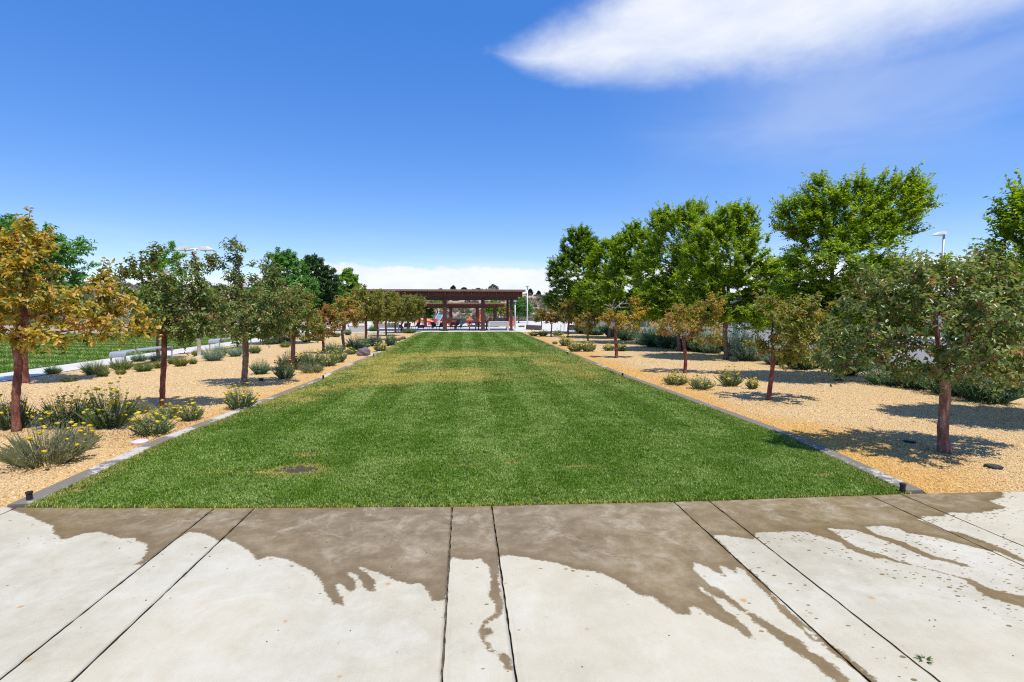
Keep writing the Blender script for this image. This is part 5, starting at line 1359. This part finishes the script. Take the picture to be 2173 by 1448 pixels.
for px, py, lab, mt in ((1034, 693, 'red spring rider beside the dark teal one', 'red'), (1044, 692, 'dark teal spring rider left of the retaining wall', 'dark_teal'), (978, 696, 'small dark teal spring rider in the open middle of the playground', 'dark_teal'), (966, 699, 'red spring rider near the thick pavilion post', 'red'), (918, 697, 'pink-red spring rider below the climbing ramp', 'red'), (946, 694, 'red spring rider behind the thick pavilion post', 'red')):
    b = G(px, py); t = thing('spring_rider', lab, 'spring rider', tuple(b), 0, 'spring riders in the playground')
    MB().tube([(.1 * math.cos(a), .1 * math.sin(a), .016 + a * .012) for a in np.linspace(0, 25, 60)], .018, 5).build('spring', M['charcoal'], t)
    MB().add([(-.4, -.1, .33), (.3, -.1, .33), (.45, -.1, .75), (.2, -.1, .85), (.05, -.1, .55), (-.3, -.1, .6), (-.4, .1, .33), (.3, .1, .33), (.45, .1, .75), (.2, .1, .85), (.05, .1, .55), (-.3, .1, .6)], [(0, 1, 2, 3, 4, 5), (11, 10, 9, 8, 7, 6)] + [(i, i + 6, (i + 1) % 6 + 6, (i + 1) % 6) for i in range(6)]).build('body', M[mt], t)
    MB().tube([(.2, -.22, .68), (.2, .22, .68)], .02, 6).build('handle', M['charcoal'], t)
# red fence panel and walls
Yw = 47.0
t = thing('fence_screen', 'red slatted fence screen by the right pavilion post', 'fence', (wx(1085, Yw), Yw, 0), 0)
hF = wz(1085, 676, Yw); x0 = wx(1079, Yw) - wx(1085, Yw); x1 = wx(1091, Yw) - wx(1085, Yw)
first = None
for x in np.linspace(x0, x1, 7):
    if first is None: first = MB().box(-.035, .035, -.02, .02, .05, hF, .004).build('slat', M['red'], t, (x, 0, 0))
    else: q = first.copy(); COL.objects.link(q); q.parent = t; q.location = (x, 0, 0)
MB().box(x0 - .05, x1 + .05, .021, .05, hF * .2, hF * .26).build('rail', M['red'], t)
MB().box(x0 - .05, x1 + .05, .021, .05, hF * .8, hF * .86).build('rail', M['red'], t)


def low_wall(pts_px, h, th_, mat, lab):
    P = [G(*p) for p in pts_px]; poly = [(p[0], p[1]) for p in P] + [(p[0] + .05, p[1] + th_) for p in P[::-1]]
    mb = MB().prism(poly, -.03, h)
    t = thing('low_wall', lab, 'wall')
    mb.build('wall', mat, t); cap = MB().prism([(a[0] - (.02 if i < len(P) else -.02), a[1] - (.03 if i < len(P) else -.03)) for i, a in enumerate(poly)], h + .001, h + .05)
    cap.build('coping', mat, t)


low_wall([(1118, 700), (1149, 702)], .32, 1.0, M['wall_tan'], 'low brown planter wall right of the pavilion')
low_wall([(1208, 702), (1232, 702)], .38, .5, M['wall_dark'], 'dark low wall behind the bronze crabapples on the right')
low_wall([(740, 706), (776, 705)], .42, .4, M['grey_panel'], 'low grey wall left of the pavilion at the path end')
low_wall([(1046, 690), (1082, 692)], .7, .3, M['wall_dark'], 'dark retaining wall behind the right bench')
low_wall([(948, 687), (1010, 687)], .5, .3, M['wall_dark'], 'dark retaining wall at the foot of the hill')
for px, py, lab in ((1191, 701, 'white bollard at the plaza edge, left of the pair'), (1198, 702, 'white bollard at the plaza edge, right of the pair')):
    b = G(px, py); t = thing('bollard', lab, 'bollard', tuple(b), 0, 'white bollards at the plaza edge')
    MB().tube([(0, 0, 0), (0, 0, .42)], .07, 12).build('shaft', M['white_metal'], t); MB().tube([(0, 0, .421), (0, 0, .45), (0, 0, .48)], [.078, .075, .03], 12).build('cap', M['white_metal'], t)
b = G(1116, 695); plant('low_shrub', 'small round shrub at the foot of the tall slim light pole', 'rabbit', 1107, 695, 14, 5, SL, None, 0, 200)

# ------------------------------------------------------------------ building beyond the road
YBd = 46.0
bx0, bx1 = wx(1378, YBd), wx(1790, YBd)
t = thing('building', 'low ochre and glass building beyond the road, behind the elms', 'building', (0, YBd, 0), 0)
MB().box(bx0, wx(1482, YBd), 0, 6, 0, 2.3).build('wall', M['ochre'], t)
MB().box(wx(1482, YBd) + .01, bx1, .35, 6, 0, 2.9).build('wall', M['charcoal'], t)
MB().box(wx(1505, YBd), wx(1532, YBd), .05, .345, 0, 1.1).build('wall', M['ochre'], t)
MB().box(bx0 - .3, bx1 + .3, -.5, 6.3, 2.91, 3.15, .01).build('roof', M['grey_panel'], t)
px = 1536
while px < 1780:
    a, c_ = wx(px, YBd), wx(px + 17, YBd)
    wi = MB().box(a, c_, .25, .34, .25, 2.5).build('window', M['glass'], t)
    MB().box(a - .06, a - .005, .20, .345, .1, 2.7).build('frame', M['grey_metal'], wi)
    px += 19
vg = [(1575, 700, 683), (1583, 700, 686), (1590, 700, 681), (1600, 698, 664), (1606, 700, 680), (1611, 699, 677), (1617, 698, 670), (1521, 694, 685), (1381, 692, 680), (1392, 693, 681), (1372, 694, 684), (1405, 692, 679), (1590, 694, 668), (1625, 700, 682)]
for i, (px, py, pt) in enumerate(vg):
    b = G(px, py); h = float(AT(px, pt, b)[2])
    names = ('first from the left of the clustered group', 'second from the left of the clustered group', 'third of the clustered group, with flat top', 'tallest of the clustered group', 'right beside the tallest of the clustered group', 'slightly taller one right of the middle', 'tall thin one near the right end', 'standing alone before the glass front', 'leftmost but one before the ochre wall', 'middle one before the ochre wall', 'leftmost one before the ochre wall', 'right one before the ochre wall', 'thin one at the back of the cluster', 'last on the right')
    t = thing('column', 'pale grey round column beyond the road, ' + names[i], 'column', tuple(b), 0, 'pale columns in front of the far building')
    MB().tube([(0, 0, 0), (0, 0, h)], .10 if pt > 675 else .07, 10).build('shaft', M['grey_metal'], t, smooth=False)
    MB().tube([(0, 0, h + .001), (0, 0, h + .03)], .11 if pt > 675 else .08, 10).build('cap', M['white_metal'], t)
b = G(1561, 717); h = float(AT(1561, 672, b)[2])
t = thing('teal_post', 'thick pale teal steel post beside the road, right of the bare tan trunk', 'post', tuple(b), 0)
MB().tube([(0, 0, 0), (0, 0, h)], .15, 16).build('shaft', M['teal'], t, smooth=True)
MB().tube([(0, 0, h + .001), (0, 0, h + .05)], [.16, .10], 16).build('cap', M['teal'], t)

# ------------------------------------------------------------------ sagebrush on the hill, junipers on its crest
n = 5200; r = np.random.default_rng(42)
a = r.uniform(-.85, .85, n); rr_ = r.uniform(72, 150, n); x = rr_ * np.sin(a); y = rr_ * np.cos(a)
m, nt = mat_new('hillside_sagebrush')
tn = attr(nt, 'tone', 'INSTANCER'); ti = attr(nt, 'tint')
c = ramp(nt, tn * .7 + ti * .3, [(.1, (.09, .09, .06)), (.4, (.20, .21, .13)), (.65, (.31, .31, .21)), (.9, (.46, .38, .26))])
finish(nt, c, .9, spec=.1); M['sagebrush'] = m


def brush(seed):
    r = np.random.default_rng(seed); n = 150
    d = norm(np.stack([r.normal(size=n), r.normal(size=n), np.abs(r.normal(size=n)) * .8 + .1], 1)); p = d * r.uniform(.3, .95, n)[:, None] * np.array([.6, .6, .55])
    V, F, T = leaves(p, d + r.normal(0, .5, (n, 3)), r.normal(size=(n, 3)), r.uniform(.16, .3, n), r.uniform(.07, .14, n), r.uniform(0, 1, n), .2, False, .2)
    return mesh_np('sagebrush_plant', V, [F], False, {'tint': T})


scatter('sagebrush', np.stack([x, y, hill(x, y) - .02], 1), r.uniform(0, 6.28, n), r.uniform(.45, 1.35, n), r.integers(0, 4, n), {'tone': np.clip(r.normal(.5, .25, n), 0, 1)}, [brush(500 + i) for i in range(4)], M['sagebrush'], 'grey-green sagebrush dotted over the tan hillside')
for i, (px, w, h, lab) in enumerate(((935, 10, 6, 'juniper on the hill crest, left of the pavilion middle'), (962, 9, 8, 'pointed juniper on the hill crest over the thick pavilion post'), (985, 12, 4, 'low spreading juniper on the hill crest'), (1047, 17, 9, 'largest dark juniper on the hill crest, over the slim pavilion post'), (1015, 12, 4, 'faint juniper on the hill crest left of the largest'), (1143, 6, 6, 'tiny pointed juniper on the hill right of the light poles'), (1125, 8, 7, 'green juniper on the hill beside the light poles'), (250, 16, 10, 'juniper on the far left hill'))):
    d = ray(px, 640); k = 136 / math.hypot(d[0], d[1]); x, y = d[0] * k, d[1] * k; z = float(hill(np.array(x), np.array(y))); s = 136 / FPX
    r = np.random.default_rng(600 + i); n = 900
    root = thing('juniper_tree', lab, 'tree', (x, y, z - .05), 0, 'junipers on the hill crest')
    W_, H_ = w * s * 1.7, h * s * 1.35 + .6
    MB().tube([(0, 0, 0), (0, 0, H_ * .8)], [.14, .04], 6).build('trunk', M['bark_grey'], root)
    u = norm(r.normal(size=(n, 3))) * (r.uniform(.2, 1, n) ** .5)[:, None]; p = u * np.array([W_ * .5, W_ * .5, H_ * .5]) + np.array([0, 0, H_ * .55]); p[:, :2] *= (1.15 - .6 * p[:, 2:3] / H_)
    V, F, T = leaves(p, u + np.array([0, 0, .6]) + r.normal(0, .4, (n, 3)), r.normal(size=(n, 3)), r.uniform(.15, .4, n), r.uniform(.08, .18, n), r.uniform(0, 1, n), .2, False, .1)
    link('crown', mesh_np('crown', V, [F], False, {'tint': T}), M['leaf_conifer'], root)
